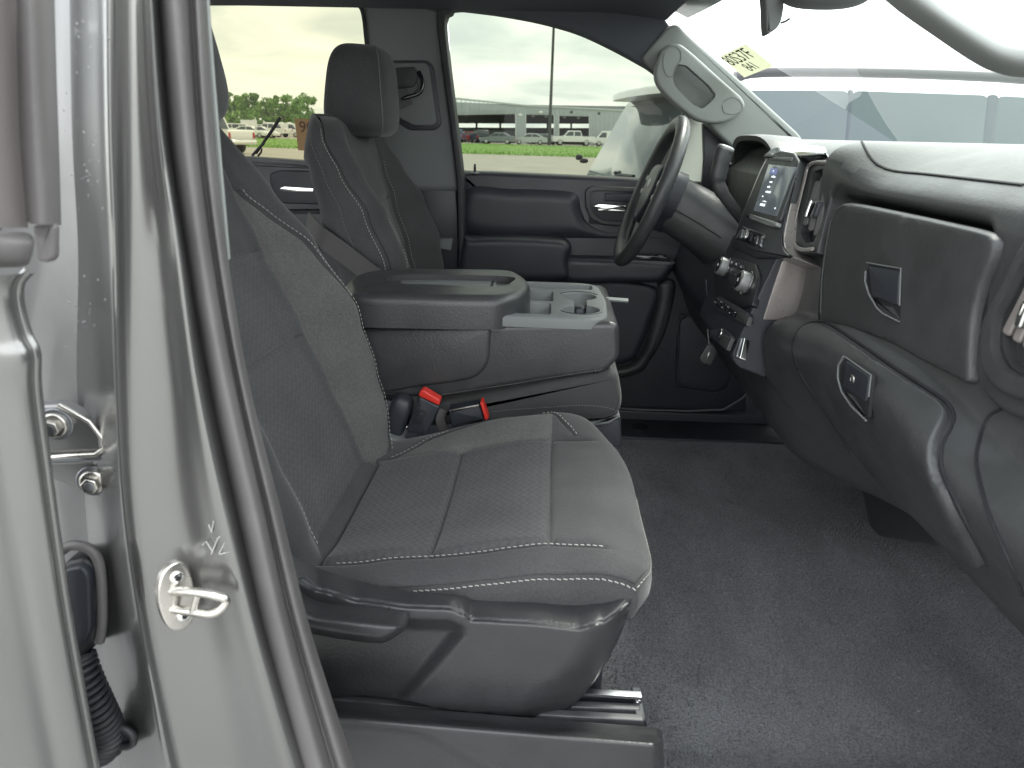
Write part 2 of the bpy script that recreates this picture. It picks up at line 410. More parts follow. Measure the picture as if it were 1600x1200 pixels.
# ------------------------------------------------------------------ seats
def cosp(n): return [0.5-0.5*math.cos(PI*k/n) for k in range(n+1)]
BASE_X = [(.86, -.285), (.97, -.33), (1.08, -.375), (1.164, -.412), (1.295, -.468), (1.38, -.500), (1.485, -.535), (1.52, -.55)]
AMP = [(.86, .02), (.95, .045), (1.04, .068), (1.19, .088), (1.30, .072), (1.38, .038), (1.45, .012), (1.52, 0)]
BW = [(.86, .205), (.95, .228), (1.08, .243), (1.22, .243), (1.34, .240), (1.42, .234), (1.455, .222), (1.48, .202), (1.495, .178), (1.505, .145)]
DRV_DX = [(.9, -.045), (1.52, .042)]
BT4 = [(.86, .14), (.90, .15), (.945, .188), (1.0, .206), (1.1, .219), (1.2, .214), (1.28, .194), (1.35, .160), (1.385, .139), (1.6, .138)]
def panel_seat(root, yc, sg, xo, zo=0.0, dx=None, oamp=.62, wadd=0.0):
    # ---------------- backrest
    ZT = 1.505
    def w(z): return tab(z, BW)+wadd
    def bx(t, z):
        a = abs(t); W = w(z); amp = tab(z, AMP)*(1.0 if t > 0 else oamp)
        b = sstep(.115, max(.13, W-.038), a)
        R = .045; d = max(0.0, W-a); rl = R-math.sqrt(max(0, R*R-max(0, R-d)**2)) if d < R else 0
        x = tab(z, BASE_X) + amp*b - rl*0.75 + (tab(z, dx) if dx else 0)
        R2 = .035; d2 = ZT-z; x -= (R2-math.sqrt(max(0, R2*R2-max(0, R2-d2)**2)))*0.6 if d2 < R2 else 0
        return x
    zr = [.865, 1.158, 1.297, 1.385, ZT]; nr = [40, 22, 14, 18]
    cols = lambda z: [-w(z), -.137, .137, max(.1385, min(tab(z, BT4), w(z)-.012)), w(z)] if w(z) > .15 else [-w(z), -w(z)*.9, w(z)*.9, w(z)*.92, w(z)]
    nc = [16, 26, 16, 12]
    def groove(t, z, c, row_in):
        g = 0.0
        for k in (1, 2, 3):
            if k == 3 and not (.90 < z < 1.385): continue
            if k == 1 and z > 1.45: continue
            g = max(g, math.exp(-((t-c[k])/.0042)**2))
        if -.137 <= t <= .137:
            for q in (zr[1], zr[2]): g = max(g, math.exp(-((z-q+.05*t)/.0045)**2))
        return g*.0065
    def pt(t, z, c):
        return Vector((bx(t, z) - groove(t, z, c, 0) + xo + .0022*noise.noise(Vector((t*11, z*11, yc*9)))+.0010*noise.noise(Vector((t*34, z*26, yc))), yc+sg*t, z+zo))
    def warp_row(z, t):                      # row seams climb slightly towards the outboard side
        return z
    def grid(ci, ri):
        zs = []
        for r in ri: zs += [lerp(zr[r], zr[r+1], f) for f in cosp(nr[r])][(1 if zs else 0):]
        vs, fs, uv = [], [], []; m = None
        for z in zs:
            c = cols(z); ts = []
            for k in ci: ts += [lerp(c[k], c[k+1], f) for f in cosp(nc[k])][(1 if ts else 0):]
            m = len(ts)
            for t in ts: vs.append(pt(t, z, c)); uv.append((t, z*1.1))
        for i in range(len(zs)-1):
            for j in range(m-1): fs.append((i*m+j, i*m+j+1, (i+1)*m+j+1, (i+1)*m+j))
        return vs, fs, uv
    def join(parts):
        V, F, U = [], [], []
        for vs, fs, uv in parts:
            b = len(V); V += vs; U += uv; F += [tuple(i+b for i in f) for f in fs]
        return V, F, U
    # side wall loop: outboard edge up, top edge, inboard edge down
    zs = [lerp(zr[0], ZT, k/60) for k in range(61)]
    tT = w(ZT); loop = [(-w(z), z) for z in zs] + [(lerp(-tT, tT, k/12), ZT) for k in range(1, 12)] + [(w(z), z) for z in reversed(zs)]
    vs, fs, uv = [], [], []; ns = 12; n = len(loop)
    for s in range(ns+1):
        q = s/ns
        for i, (t, z) in enumerate(loop):
            a, b = loop[max(i-1, 0)], loop[min(i+1, n-1)]; d = Vector((b[0]-a[0], b[1]-a[1])); d.normalize(); o = Vector((-d.y, d.x))
            xe = bx(t, z); xb = tab(z, BASE_X)-.080 + (tab(z, dx) if dx else 0); zb_ = -.045*q**1.5*sstep(1.36, 1.5, z); off = .014*math.sin(PI*q)**.7 - .02*q**4
            g = .003*math.exp(-((q-.0)/.03)**2) + .003*math.exp(-((q-.55)/.03)**2)
            vs.append(Vector((lerp(xe, xb, q)+xo, yc+sg*(t+o.x*(off-g)), z+o.y*(off-g)+zo+zb_))); uv.append((q*.12, z))
    for s in range(ns):
        for i in range(n-1): fs.append((s*n+i, s*n+i+1, (s+1)*n+i+1, (s+1)*n+i))
    side = (vs, fs, uv)
    bvs = [vs[ns*n+i] for i in range(61)] + [vs[ns*n+n-1-i] for i in range(61)]
    back = (bvs, [(i, i+1, 61+i+1, 61+i) for i in range(60)], [(0, 0)]*122)
    V, F, U = join([grid([0], [0, 1, 2, 3]), grid([3], [0, 1, 2, 3]), grid([2], [3]), side, back])
    bk = mk('backrest', V, F, 'fabric_plain', root, True, 60, uvs=U)
    for nm, ci, ri, mt in (('lower_insert', [1], [0], 'fabric_insert'), ('middle_insert', [1], [1], 'fabric_insert'), ('upper_panel', [1], [2, 3], 'fabric_plain'), ('side_bolster', [2], [0, 1, 2], 'fabric_bolster')):
        V, F, U = grid(ci, ri); mk(nm, V, F, mt, bk, True, 60, uvs=U)
    zz = [lerp(.90, 1.40, k/70) for k in range(71)]
    stitches('stitching', [pt(-.137-.0045, z, cols(z)) + Vector((.003, 0, 0)) for z in zz], (1, 0, .4), 'stitch', bk)
    stitches('stitching', [pt(cols(z)[3]+.0045, z, cols(z)) + Vector((.003, 0, 0)) for z in [lerp(.90, 1.385, k/70) for k in range(71)]], (1, 0, .4), 'stitch', bk)
    stitches('stitching', [vs[1*n+i]+Vector((0, -sg*.002 if True else 0, 0)) for i in range(4, 50)], (0, -sg, 0), 'stitch', bk)
    stitches('stitching', [vs[1*n+n-1-i]+Vector((0, sg*.002, 0)) for i in range(4, 58)], (0, sg, 0), 'stitch', bk)
    stitches('stitching', [vs[6*n+n-1-i]+Vector((0, sg*.001, 0)) for i in range(4, 58)], (0, sg, 0), 'stitch_dark', bk)
    # ---------------- cushion
    W = .243; xr = -.42
    CZ = [(-.42, .912), (-.28, .928), (-.14, .950), (.015, .977), (.08, .984), (.13, .978), (.17, .965)]
    def xf(t):
        a = abs(t)/W; return .150 - (.030*a**6 if t < 0 else .085*a**3.6)
    def cz(t, x):
        z = tab(x, CZ); a = abs(t)
        if t > 0: z += .033*math.exp(-((t-.195)/.045)**2)*sstep(-.30, -.08, x)*(1-sstep(.02, .14, x))
        else: z += .012*math.exp(-((t+.20)/.05)**2)*(1-sstep(.0, .15, x))
        R = .030; d = min(W-a, 1.0); z -= (R-math.sqrt(max(0, R*R-max(0, R-d)**2)))*.30 if d < R else 0
        R = .040; d = xf(t)-x; z -= (R-math.sqrt(max(0, R*R-max(0, R-d)**2)))*(.75 if t > 0 else .75-.60*(a/W)**2) if d < R else 0
        z -= .006*math.exp(-((t)/.10)**2)*math.exp(-((x+.12)/.16)**2)
        return z
    XK = [xr, -.288, -.140, .015]
    CT4 = [(-.42, .146), (-.27, .148), (-.20, .190), (-.06, .214), (.01, .204), (.045, .165), (.06, .147), (.3, .146)]
    ccols = lambda x: [-W, -.197, .143, max(.145, tab(x, CT4)), W]
    def cgroove(t, x, c):
        g = 0
        for k in (1, 2): g = max(g, math.exp(-((t-c[k])/.0042)**2)*(1-sstep(.07, .10, x)))
        if -.27 < x < .06: g = max(g, math.exp(-((t-c[3])/.004)**2))
        if c[1] <= t <= c[2]:
            for q, bow in ((XK[1], .0), (XK[2], -.3), (XK[3], -.12)):
                g = max(g, 1.25*math.exp(-((x-q-bow*0)/.0046)**2))
        return g*.0085
    def cpt(t, x):
        c = ccols(x); 
        pil = 0
        if c[1] < t < c[2]:
            for a, b in zip(XK, XK[1:]):
                if a < x < b: pil = .0075*math.sin(PI*(x-a)/(b-a))**.8
        return Vector((x+xo, yc+sg*t, cz(t, x)+pil*0.9-cgroove(t, x, c)+zo + .0022*noise.noise(Vector((t*12, x*12, yc*9)))+.0011*noise.noise(Vector((t*36, x*30, yc)))))
    nrc = [10, 26, 26, 26]
    def cgrid(ci, ri):
        rows = []
        for r in ri: rows += [(r, f) for f in cosp(nrc[r])][(1 if rows else 0):]
        vs, fs, uv = [], [], []; m = 0
        for r, f in rows:
            base = lerp(XK[r], XK[r+1], f) if r < 3 else None; tl = []
            for k in ci:
                c = ccols(base if base is not None else .015+.10*f); tl += [lerp(c[k], c[k+1], g) for g in cosp([14, 30, 16, 12][k])][(1 if tl else 0):]
            m = len(tl)
            for t in tl:
                x = base if base is not None else lerp(XK[3], xf(t), f)
                vs.append(cpt(t, x)); uv.append((t, x))
        for i in range(len(rows)-1):
            for j in range(m-1): fs.append((i*m+j, i*m+j+1, (i+1)*m+j+1, (i+1)*m+j))
        return vs, fs, uv
    # perimeter skirt
    per = [(-W, lerp(xr, xf(-W), k/40)) for k in range(41)] + [(lerp(-W, W, f), None) for f in cosp(60)[1:-1]] + [(W, lerp(xf(W), xr, k/40)) for k in range(41)]
    per = [(t, xf(t) if x is None else x) for t, x in per]
    vs, fs, uv = [], [], []; n = len(per); ns = 10
    for s in range(ns+1):
        q = s/ns
        for i, (t, x) in enumerate(per):
            a, b = per[max(i-1, 0)], per[min(i+1, n-1)]; d = Vector((b[0]-a[0], b[1]-a[1])); d.normalize(); o = Vector((-d.y, d.x))
            dep = lerp(.050, .056, sstep(-.05, .13, x)); off = .0055*math.sin(PI*min(1, q*1.05))**.8 - .03*max(0, q-.75)**1.2
            g = .0020*math.exp(-(q/.05)**2)
            p = cpt(t, x); vs.append(Vector((x+o.y*(off-g)+xo, yc+sg*(t+o.x*(off-g)), p.z-dep*q-.001))); uv.append((i*.01, q*.1))
    for s in range(ns):
        for i in range(n-1): fs.append((s*n+i, s*n+i+1, (s+1)*n+i+1, (s+1)*n+i))
    V, F, U = join([cgrid([0], [0, 1, 2, 3]), cgrid([3], [0, 1, 2, 3]), cgrid([1], [0]), cgrid([1, 2], [3]), cgrid([2], [0]), (vs, fs, uv)])
    cu = mk('cushion', V, F, 'fabric_plain', root, True, 60, uvs=U)
    for nm, ci, ri, mt in (('rear_insert', [1], [1], 'fabric_insert'), ('front_insert', [1], [2], 'fabric_insert'), ('side_bolster', [2], [1, 2], 'fabric_bolster')):
        V, F, U = cgrid(ci, ri); mk(nm, V, F, mt, cu, True, 60, uvs=U)
    stitches('stitching', [cpt(-.197-.005, lerp(-.26, .085, k/60)) + Vector((0, 0, .003)) for k in range(61)], (0, 0, 1), 'stitch', cu)
    stitches('stitching', [vs[1*n+i]+Vector((0, -sg*.0012, .001)) for i in range(12, 74)], lambda p: Vector((.3, -sg, .5)), 'stitch', cu)
    stitches('stitching', [cpt(tab(x, CT4)+.004, x) + Vector((0, 0, .003)) for x in [lerp(-.265, -.17, k/20) for k in range(21)]], (0, 0, 1), 'stitch', cu)
    stitches('stitching', [cpt(tab(x, CT4)+.004, x) + Vector((0, 0, .003)) for x in [lerp(.0, .058, k/20) for k in range(21)]], (0, 0, 1), 'stitch', cu)
    return bk, cu

def headrest(root, c, rotdeg, sg, yh=.125):
    rot = Matrix.Rotation(math.radians(rotdeg), 3, 'Y')
    def shp(v):
        k = (v.z/.105); v = Vector((v.x*(1.06-.16*k) , v.y*(1-.10*k*k*(1 if k > 0 else .9)), v.z))
        v.x += .012*(v.y/yh)**2*(1 if v.x > 0 else .3)*-1
        return v
    h = sellip('headrest', c, (.072, yh, .105), 'fabric_plain', root, .48, rot, 64, 40, shp)
    pts = []
    for k in range(41):                                   # seam where the side gusset meets the front face
        th = lerp(-1.25, 1.25, k/40); f = lambda v, p: math.copysign(abs(v)**p, v)
        v = shp(Vector((.072*f(math.cos(th), .48)*f(math.cos(.62), .48), -sg*0+yh*f(math.cos(th), .48)*f(math.sin(.62), .48)*(1), .105*f(math.sin(th), .48))))
        pts.append(Vector(c) + rot @ v*1.004)
    mir = [Vector((p.x, 2*c[1]-p.y, p.z)) for p in pts]
    tube('seam', pts, .0012, 'stitch_dark', h, 5); tube('seam', mir, .0012, 'stitch_dark', h, 5)
    for s in (-1, 1):
        tube('post', [Vector(c)+rot @ Vector((-.035, s*.06, -.08)), Vector(c)+rot @ Vector((-.045, s*.06, -.16))], .006, 'dull_steel', root, 10)
        disc('post_collar', Vector(c)+rot @ Vector((-.040, s*.06, -.108)), rot @ Vector((0, 0, 1)), .014, .02, 'black_rubber', root)
    return h

ps = empty('passenger_seat', (-.1, -.455, .62), 'near grey cloth front seat with stitched patterned inserts and plastic side shield', 'car seat', 'front bucket seats')
panel_seat(ps, -.455, 1, 0.0)
headrest(ps, (-.548, -.455, 1.575), -6, 1, .13)
# plastic side shield of the seat base
RDG = [(400, 872), (430, 888), (500, 922), (560, 938), (640, 948), (700, 950), (722, 958), (738, 968), (820, 972), (905, 981), (940, 972), (992, 934)]
RTB = [(1000, 900), (986, 930), (980, 960), (966, 1000), (935, 1058), (900, 1100), (866, 1122)]
def shield_y(px, py, d):
    v = py - tab(px, RDG); rise = max(0, -v+3); y = -.742
    y += rise*.00115 + .0030*(max(0, 1-abs(v)/6.5))**2                      # top face falls back above the rolled edge
    cx = lerp(742, 640, (py-968)/118.0); lf = 1-sstep(-26, 10, px-cx)
    y += .020*lf*sstep(16, 36, v)                                             # recess behind the lever
    y += .010*lf*0
    r = pdist((px, py), RTB); y += .034*max(0, 1-r/60)**2.0
    y += .012*max(0, 1-(1121-py-(.0))/26)**2 if py > 1095 else 0
    return y
sh = relief('side_shield', [(425, 858), (470, 880), (560, 910), (640, 926), (740, 937), (860, 945), (930, 946), (962, 938), (985, 918), (987, 930), (982, 955), (967, 998), (935, 1056), (900, 1099), (868, 1117), (830, 1122), (760, 1117), (690, 1108), (640, 1095), (560, 1086), (430, 1074)], shield_y, 'shield_plastic', ps, 5, 4, True, .003, [RDG[1:]])
relief('recline_lever', [(420, 922), (452, 936), (490, 956), (540, 962), (600, 968), (626, 971), (635, 978), (628, 988), (608, 1001), (590, 1005), (550, 1001), (490, 991), (430, 974)],
       lambda px, py, d: -.778 + .016*max(0, 1-d/13)**2 - .004*sstep(0, 14, d), 'shield_plastic', ps, 4, 4, True, .05)
yslab('lever_gap', [(607, 950), (609, 950), (606, 966), (604, 966)], -.7435, .004, 'cavity', sh, 0, .0005, 2)
tube('slot_mark', [yp(a, b, -.7425) for a, b in ((468, 904), (478, 902), (494, 915), (492, 920), (480, 916), (468, 904))], .0008, 'dark_plastic', sh, 6)
# slide rails
yslab('slide_rail', [(480, 1090), (690, 1108), (1006, 1126), (1008, 1143), (690, 1124), (480, 1106)], -.722, .010, 'rail_metal', ps, .002, .002, 4)
yslab('middle_rail', [(480, 1077), (690, 1095), (1000, 1109), (1000, 1125), (690, 1112), (480, 1093)], -.704, .010, 'rail_metal', ps, .002, .002, 4)
yslab('upper_rail', [(700, 1072), (1003, 1092), (1003, 1106), (700, 1088)], -.690, .012, 'gloss_black', ps, .002, .0015, 3)
yslab('rail_lip', [(880, 1082), (1003, 1089.5), (1003, 1092), (880, 1085)], -.693, .010, 'dull_steel', ps, .0005, .0006, 2)
yslab('rail_lip', [(880, 1100), (1003, 1106.5), (1003, 1108.5), (880, 1102.5)], -.694, .006, 'dull_steel', ps, .0005, .0006, 2)
yslab('rail_cap', [(993, 1122), (1010, 1125), (1013, 1144), (994, 1142)], -.718, .055, 'dark_plastic', ps, .003, .003, 3)
yslab('rail_cap', [(497, 1075), (520, 1078), (520, 1100), (497, 1097)], -.718, .055, 'dark_plastic', ps, .003, .003, 3)
for px, py in ((996, 1099), (999, 1096)): disc('rivet', yp(px, py, -.6925), (0, -1, 0), .0022, .003, 'chrome', ps, .0008, 12)
box('seat_frame', (-.14, -.455, .84), (.44, .44, .09), 'cavity', ps, .02)
for x in (-.33, .05):
    for y in (-.63, -.28): box('seat_riser', (x, y, .71), (.09, .05, .26), 'dark_plastic', ps, .01)

ds = empty('driver_seat', (-.08, .455, .62), 'far grey cloth front seat behind the steering wheel with upright headrest', 'car seat', 'front bucket seats')
panel_seat(ds, .450, -1, 0.0, 0.0, DRV_DX, 1.15, .012)
headrest(ds, (-.478, .445, 1.566), 3, -1, .120)
box('seat_base', (-.10, .455, .80), (.46, .46, .18), 'dark_plastic', ds, .03)
for y in (.26, .65): box('slide_rail', (-.1, y, .66), (.52, .04, .11), 'dull_steel', ds, .006)
# belt strap lying down the inboard side of the driver seat
def ribbon(name, path, wv, mt, parent, th=.0014):
    P = cat_(path, 8); rings = []
    for i, p in enumerate(P):
        t = (P[min(i+1, len(P)-1)]-P[max(i-1, 0)]).normalized(); s = Vector(wv); s = (s-t*s.dot(t)).normalized()*Vector(wv).length; nn = t.cross(s).normalized()*th
        rings.append([p-s-nn, p+s-nn, p+s+nn, p-s+nn])
    vs, fs = loft(rings, True, True, True); return mk(name, vs, fs, mt, parent, True, 40)
sb = ribbon('seat_belt', [yp(480, 345, .30), yp(500, 368, .19), yp(540, 398, .175), yp(585, 432, .17), yp(640, 470, .172)], (.006, 0, .022), 'webbing', None)
tag(sb, 'dark seat belt strap slanting down beside the driver seat behind the armrest', 'seat belt')
# ------------------------------------------------------------------ centre console
cc = empty('center_console', (-.1, 0, .62), 'grey folding centre armrest with storage box and cup holder tray between the front seats', 'console')
YN = -.168
bd = yslab('console_body', [(540, 512), (775, 507), (955, 503), (968, 510), (969, 560), (944, 584), (870, 592), (780, 606), (690, 622), (640, 622), (560, 612)], YN, .336, 'console_vinyl', cc, .014, .012, 6)
yslab('storage_side', [(530, 514), (768, 512), (764, 570), (744, 592), (700, 600), (655, 605), (560, 622)], YN-.006, .02, 'console_vinyl', bd, [.01, .012, .03, .03, .01, .01, .01], .008, 5)
stitches('stitching', [yp(a, b, YN-.0015) for a, b in cat_([(672, 619, 0), (740, 609, 0), (800, 600, 0), (870, 588, 0), (942, 577, 0)], 10) for a, b in [(a, b)]] if False else [yp(p[0], p[1], YN-.0015) for p in cat_([(672, 619, 0), (740, 609, 0), (800, 600, 0), (870, 588, 0), (942, 577, 0)], 10)], (0, -1, 0), 'stitch_dark', bd, .006, .004)
ZT_ = 1.163
def zc(px, py): return zp(px, py, ZT_)
def plate(name, outline, holes, z, th, mt, parent, bev=.005):
    """flat tray top with real wells: holes = list of (loop, depth)"""
    loops = [outline]+[h for h, _ in holes]; pts, edges = [], []
    for L in loops:
        b0 = len(pts); pts += [Vector((p[0], p[1])) for p in L]; edges += [(b0+i, b0+(i+1) % len(L)) for i in range(len(L))]
    V2, _, F2, _, _, _ = delaunay_2d_cdt(pts, edges, [], 0, 1e-6); H = [[Vector((p[0], p[1])) for p in h] for h, _ in holes]; O = [Vector((p[0], p[1])) for p in outline]
    fs = [tuple(f) for f in F2 if inside((V2[f[0]]+V2[f[1]]+V2[f[2]])/3, O) and not any(inside((V2[f[0]]+V2[f[1]]+V2[f[2]])/3, h) for h in H)]
    vs = [Vector((q.x, q.y, z)) for q in V2]
    def wall(L, d, out, cap, r):
        ring0 = len(vs); N_ = len(L); c3 = [Vector((p[0], p[1], 0)) for p in L]
        levels = [(0, 0), (r*.3, r*.08), (r*.75, r*.45), (r, r), (r+ (.001 if not out else 0), d)]
        for o, dd in levels:
            for p in inset(c3, Vector((0, 0, 1)), (o if not out else -o)): vs.append(Vector((p.x, p.y, z-dd)))
        for l in range(len(levels)-1):
            for i in range(N_): fs.append((ring0+l*N_+i, ring0+l*N_+(i+1) % N_, ring0+(l+1)*N_+(i+1) % N_, ring0+(l+1)*N_+i))
        if cap: fs.append(tuple(ring0+(len(levels)-1)*N_+i for i in range(N_)))
    wall(outline, th, True, False, bev)
    for h, d in holes: wall(h, d, False, True, .002)
    return mk(name, vs, fs, mt, parent, True, 40)
cn, cf = zc(908, 483), zc(912, 463)
rc = .037; hn_ = .014
def arc(c, a0, a1, n=20): return [(c.x+rc*math.cos(lerp(a0, a1, k/n)), c.y+rc*math.sin(lerp(a0, a1, k/n))) for k in range(n+1)]
aa = math.acos(hn_/rc)
cup = arc(Vector((cn.x, cn.y)), aa-2*PI, PI-aa-2*PI+0, 1)[:0] + arc(Vector((cn.x, cn.y)), PI-aa, 2*PI+aa) + arc(Vector((cn.x, cf.y)), -aa, PI+aa)
def rect(x0, x1, y0, y1, r=.008): return [(p.x, p.y) for p in rnd([Vector((x0, y0, 0)), Vector((x1, y0, 0)), Vector((x1, y1, 0)), Vector((x0, y1, 0))], r, 4)]
x1_ = yp(950, 488, YN).x
outl = [(p.x, p.y) for p in rnd([Vector((yp(772, 505, YN).x, -.166, 0)), Vector((x1_-.004, -.166, 0)), Vector((x1_+.004, 0, 0)), Vector((x1_-.006, .162, 0)), Vector((-.12, .162, 0))], [.004, .045, .02, .045, .01], 8)]
tr = plate('cup_tray', outl, [(cup, .058), (rect(-.060, .006, -.146, -.050), .040), (rect(-.055, .010, -.034, .064), .045), (rect(-.055, .095, .092, .142), .018)], ZT_, .020, 'trim_grey', cc)
wk = box('cutter', (lerp(yp(790, 505, YN).x, x1_, .5)-.004, 0, ZT_-.02), (x1_-yp(790, 505, YN).x-.02, .318, .13), 'cavity', None, .004)
cut(bd, [wk])
for c in (cn, cf):
    s_ = -1 if c is cn else 1
    tube('cup_ring', [Vector((cn.x+.043*math.cos(q), c.y+.043*math.sin(q), ZT_+.0003)) for q in [s_*(.45+(PI-.9)*k/30) for k in range(31)]], .0011, 'dark_plastic', tr, 6)
sellip('cup_divider', (cn.x, (cn.y+cf.y)/2, ZT_-.030), (.015, .018, .024), 'dark_plastic', tr, .6)
for k in range(0): box('divider_rib', (cn.x-.008+.008*k, (cn.y+cf.y)/2-.008, ZT_-.012), (.003, .03, .016), 'console_vinyl', tr, .001)
lt = tube('tray_latch', [Vector((cn.x+.055, .06, ZT_-.012)), Vector((cn.x+.105, .06, ZT_-.014))], .008, 'trim_grey', cc, 10, flat=(.6, 1.3))
# padded armrest
ZA = 1.200
def za(px, py): return zp(px, py, ZA)
al = cat_([za(540, 447), za(552, 458), za(640, 461), za(740, 463), za(790, 462), za(822, 452), za(829, 440), za(818, 428), za(792, 420), za(700, 418), za(620, 418), za(565, 424), za(542, 435)], 7, True)
arm = slab('armrest_lid', al, (0, 0, 1), .062, 'console_vinyl', cc, .020, 8)
k1 = slab('cutter', [p+Vector((0, 0, .01)) for p in cat_([za(604, 437), za(618, 443), za(660, 444), za(776, 447), za(800, 440), za(796, 432), za(700, 429), za(640, 429), za(614, 431)], 6, True)], (0, 0, 1), .0225, 'console_vinyl', None, .0005, 2)
cut(arm, [k1])
stitches('stitching', [p+Vector((0, 0, -.013)) for p in inset(al, Vector((0, 0, 1)), .003)[:36]], (0, -1, 1), 'stitch_dark', arm, .007, .005)
slab('armrest_tray', [p for p in cat_([zp(626, 438, ZA-.0115), zp(640, 444, ZA-.0115), zp(764, 447, ZA-.0115), zp(773, 441, ZA-.0115), zp(770, 436, ZA-.0115), zp(650, 433, ZA-.0115), zp(632, 434, ZA-.0115)], 5, True)], (0, 0, 1), .003, 'trim_grey', arm, .001, 3)
slab('armrest_slot', [zp(a, b, ZA-.0105) for a, b in ((770, 438), (773, 438), (770, 446), (766, 446))], (0, 0, 1), .003, 'cavity', arm, .0005, 2)
# middle seat cushion under the console
yslab('middle_cushion', [(610, 655), (700, 632), (800, 612), (950, 576), (967, 586), (973, 622), (971, 645), (950, 658), (800, 664), (620, 672)], -.162, .324, 'fabric_plain', cc, [.01, .02, .02, .02, .02, .03, .03, .02, .01, .01], .020, 6)
stitches('stitching', [yp(p[0], p[1], -.1635) for p in cat_([(745, 646, 0), (800, 640, 0), (860, 636, 0), (910, 633, 0), (950, 637, 0), (966, 645, 0)], 10)], (0, -1, 0), 'stitch_dark', cc, .006, .004)
yslab('cushion_pan', [(925, 661), (960, 656), (970, 650), (972, 700), (925, 700)], -.150, .30, 'dark_plastic', cc, .008, .005, 4)
yslab('pan_lip', [(915, 662), (950, 657), (967, 648), (969, 652), (952, 662), (915, 667)], -.156, .01, 'trim_grey', cc, .001, .0015, 3)
box('console_foot', (-.02, 0, .73), (.22, .20, .26), 'dark_plastic', cc, .02)

# ------------------------------------------------------------------ seat belt buckles
b1 = empty('belt_buckle', yp(640, 690, -.20), 'upright black seat belt buckle with red button tilted over the seat edge', 'buckle')
def quadslab(name, pix, y, dep, mt, par, r, bev): return yslab(name, pix, y, dep, mt, par, r, bev, 4)
quadslab('buckle_body', [(655, 620), (687, 636), (664, 684), (634, 672)], -.215, .024, 'dark_plastic', b1, .003, .003)
quadslab('button', [(656, 611), (662, 610), (688, 626), (686, 634), (654, 619)], -.216, .022, 'red_plastic', b1, .003, .002)
quadslab('buckle_face', [(653, 636), (668, 643), (656, 665), (643, 660)], -.2165, .003, 'black_rubber', b1, .002, .0008)
quadslab('buckle_slot', [(656, 645), (661, 647), (655, 656), (650, 654)], -.218, .002, 'dark_plastic', b1, .001, .0005)
quadslab('stalk', [(638, 672), (656, 680), (640, 715), (622, 708)], -.21, .014, 'dark_plastic', b1, .003, .002)
b2 = empty('belt_buckle', yp(720, 690, -.19), 'low dark seat belt buckle lying flat beside the middle cushion, red stripe at its end', 'buckle')
quadslab('buckle_body', [(700, 641), (748, 632), (756, 655), (706, 668)], -.20, .03, 'dark_plastic', b2, .003, .003)
quadslab('buckle_top', [(702, 641), (748, 632), (749, 635), (703, 645)], -.2015, .003, 'steel', b2, .0005, .0005)
quadslab('button', [(750, 629), (754, 628), (763, 655), (758, 657)], -.201, .024, 'red_plastic', b2, .001, .001)
tube('webbing_loop', cat_([yp(694, 640, -.19), yp(688, 655, -.195), yp(694, 672, -.19), yp(704, 684, -.19)], 6), .010, 'webbing', b2, 8, flat=(1, .35))
b3 = tag(sellip('buckle_boot', yp(622, 650, -.185), (.022, .024, .045), 'dark_plastic', None, .6, Matrix.Rotation(.35, 3, 'Y')), 'rounded dark plastic belt boot between the seat back and the console', 'belt boot')
ry = yslab('seat_hinge_cover', [(560, 690), (590, 676), (625, 690), (660, 690), (640, 712), (560, 712)], -.225, .03, 'trim_grey', ps, .006, .003)

# ------------------------------------------------------------------ dashboard
da = empty('dashboard', (.6, 0, .9), 'dark grey textured dashboard with two glove boxes, vents and centre touchscreen', 'dashboard')
def dprof(y):
    # ledge height rises towards the passenger side; recess only above the upper door; nose swells towards the centre
    lz = tab(-y, [(-.8, 1.165), (.05, 1.165), (.14, 1.172), (.25, 1.20), (.46, 1.232), (.62, 1.236), (.70, 1.225), (.82, 1.20)])
    k = sstep(.250, .290, -y)*(1-sstep(.660, .700, -y)); c = sstep(-.45, -.17, y); drv = sstep(-.194, -.186, y)
    f = .050*drv; u = sstep(-.40, -.200, y)*(1-drv)
    P = [(1.08, 1.445), (.80, 1.480), (lerp(.62, .53, u), lerp(1.484, 1.483, u)), (lerp(.54, .462, u), lerp(1.468, 1.476, u)), (lerp(.456, .440, u)+f, lerp(1.430, 1.450, u)), (.441+f, 1.404),
         (lerp(.441, .500, k)+f, 1.390), (lerp(.441, .500, k)+f, 1.374), (.441+f, 1.366), (.441+f, lz+.05), (.436+f, lz+.014), (.432+f, lz+.004), (.418-.020*c+f, lz-.006), (.400-.016*c+f, lz-.030), (.402-.016*c+f, lz-.06),
         (.446-.052*c, 1.09), (.525-.098*c, .985), (.585-.125*c, .925), (.64-.13*c, .905), (.80, .90), (1.08, .90)]
    return P
def smooth2(P, it=2):
    for _ in range(it):
        Q = [P[0]]
        for a, b in zip(P, P[1:]): Q += [(a[0]*.75+b[0]*.25, a[1]*.75+b[1]*.25), (a[0]*.25+b[0]*.75, a[1]*.25+b[1]*.75)]
        P = Q+[P[-1]]
    return P
rings = []
ys = sorted([lerp(.80, -.95, k/70) for k in range(71)]+[-.1845, -.1875, -.1915, -.1945, -.255, -.27, -.28, -.288, -.665, -.68, -.69], reverse=True)
for y in ys: rings.append([Vector((x, y, z)) for x, z in smooth2(dprof(y))])
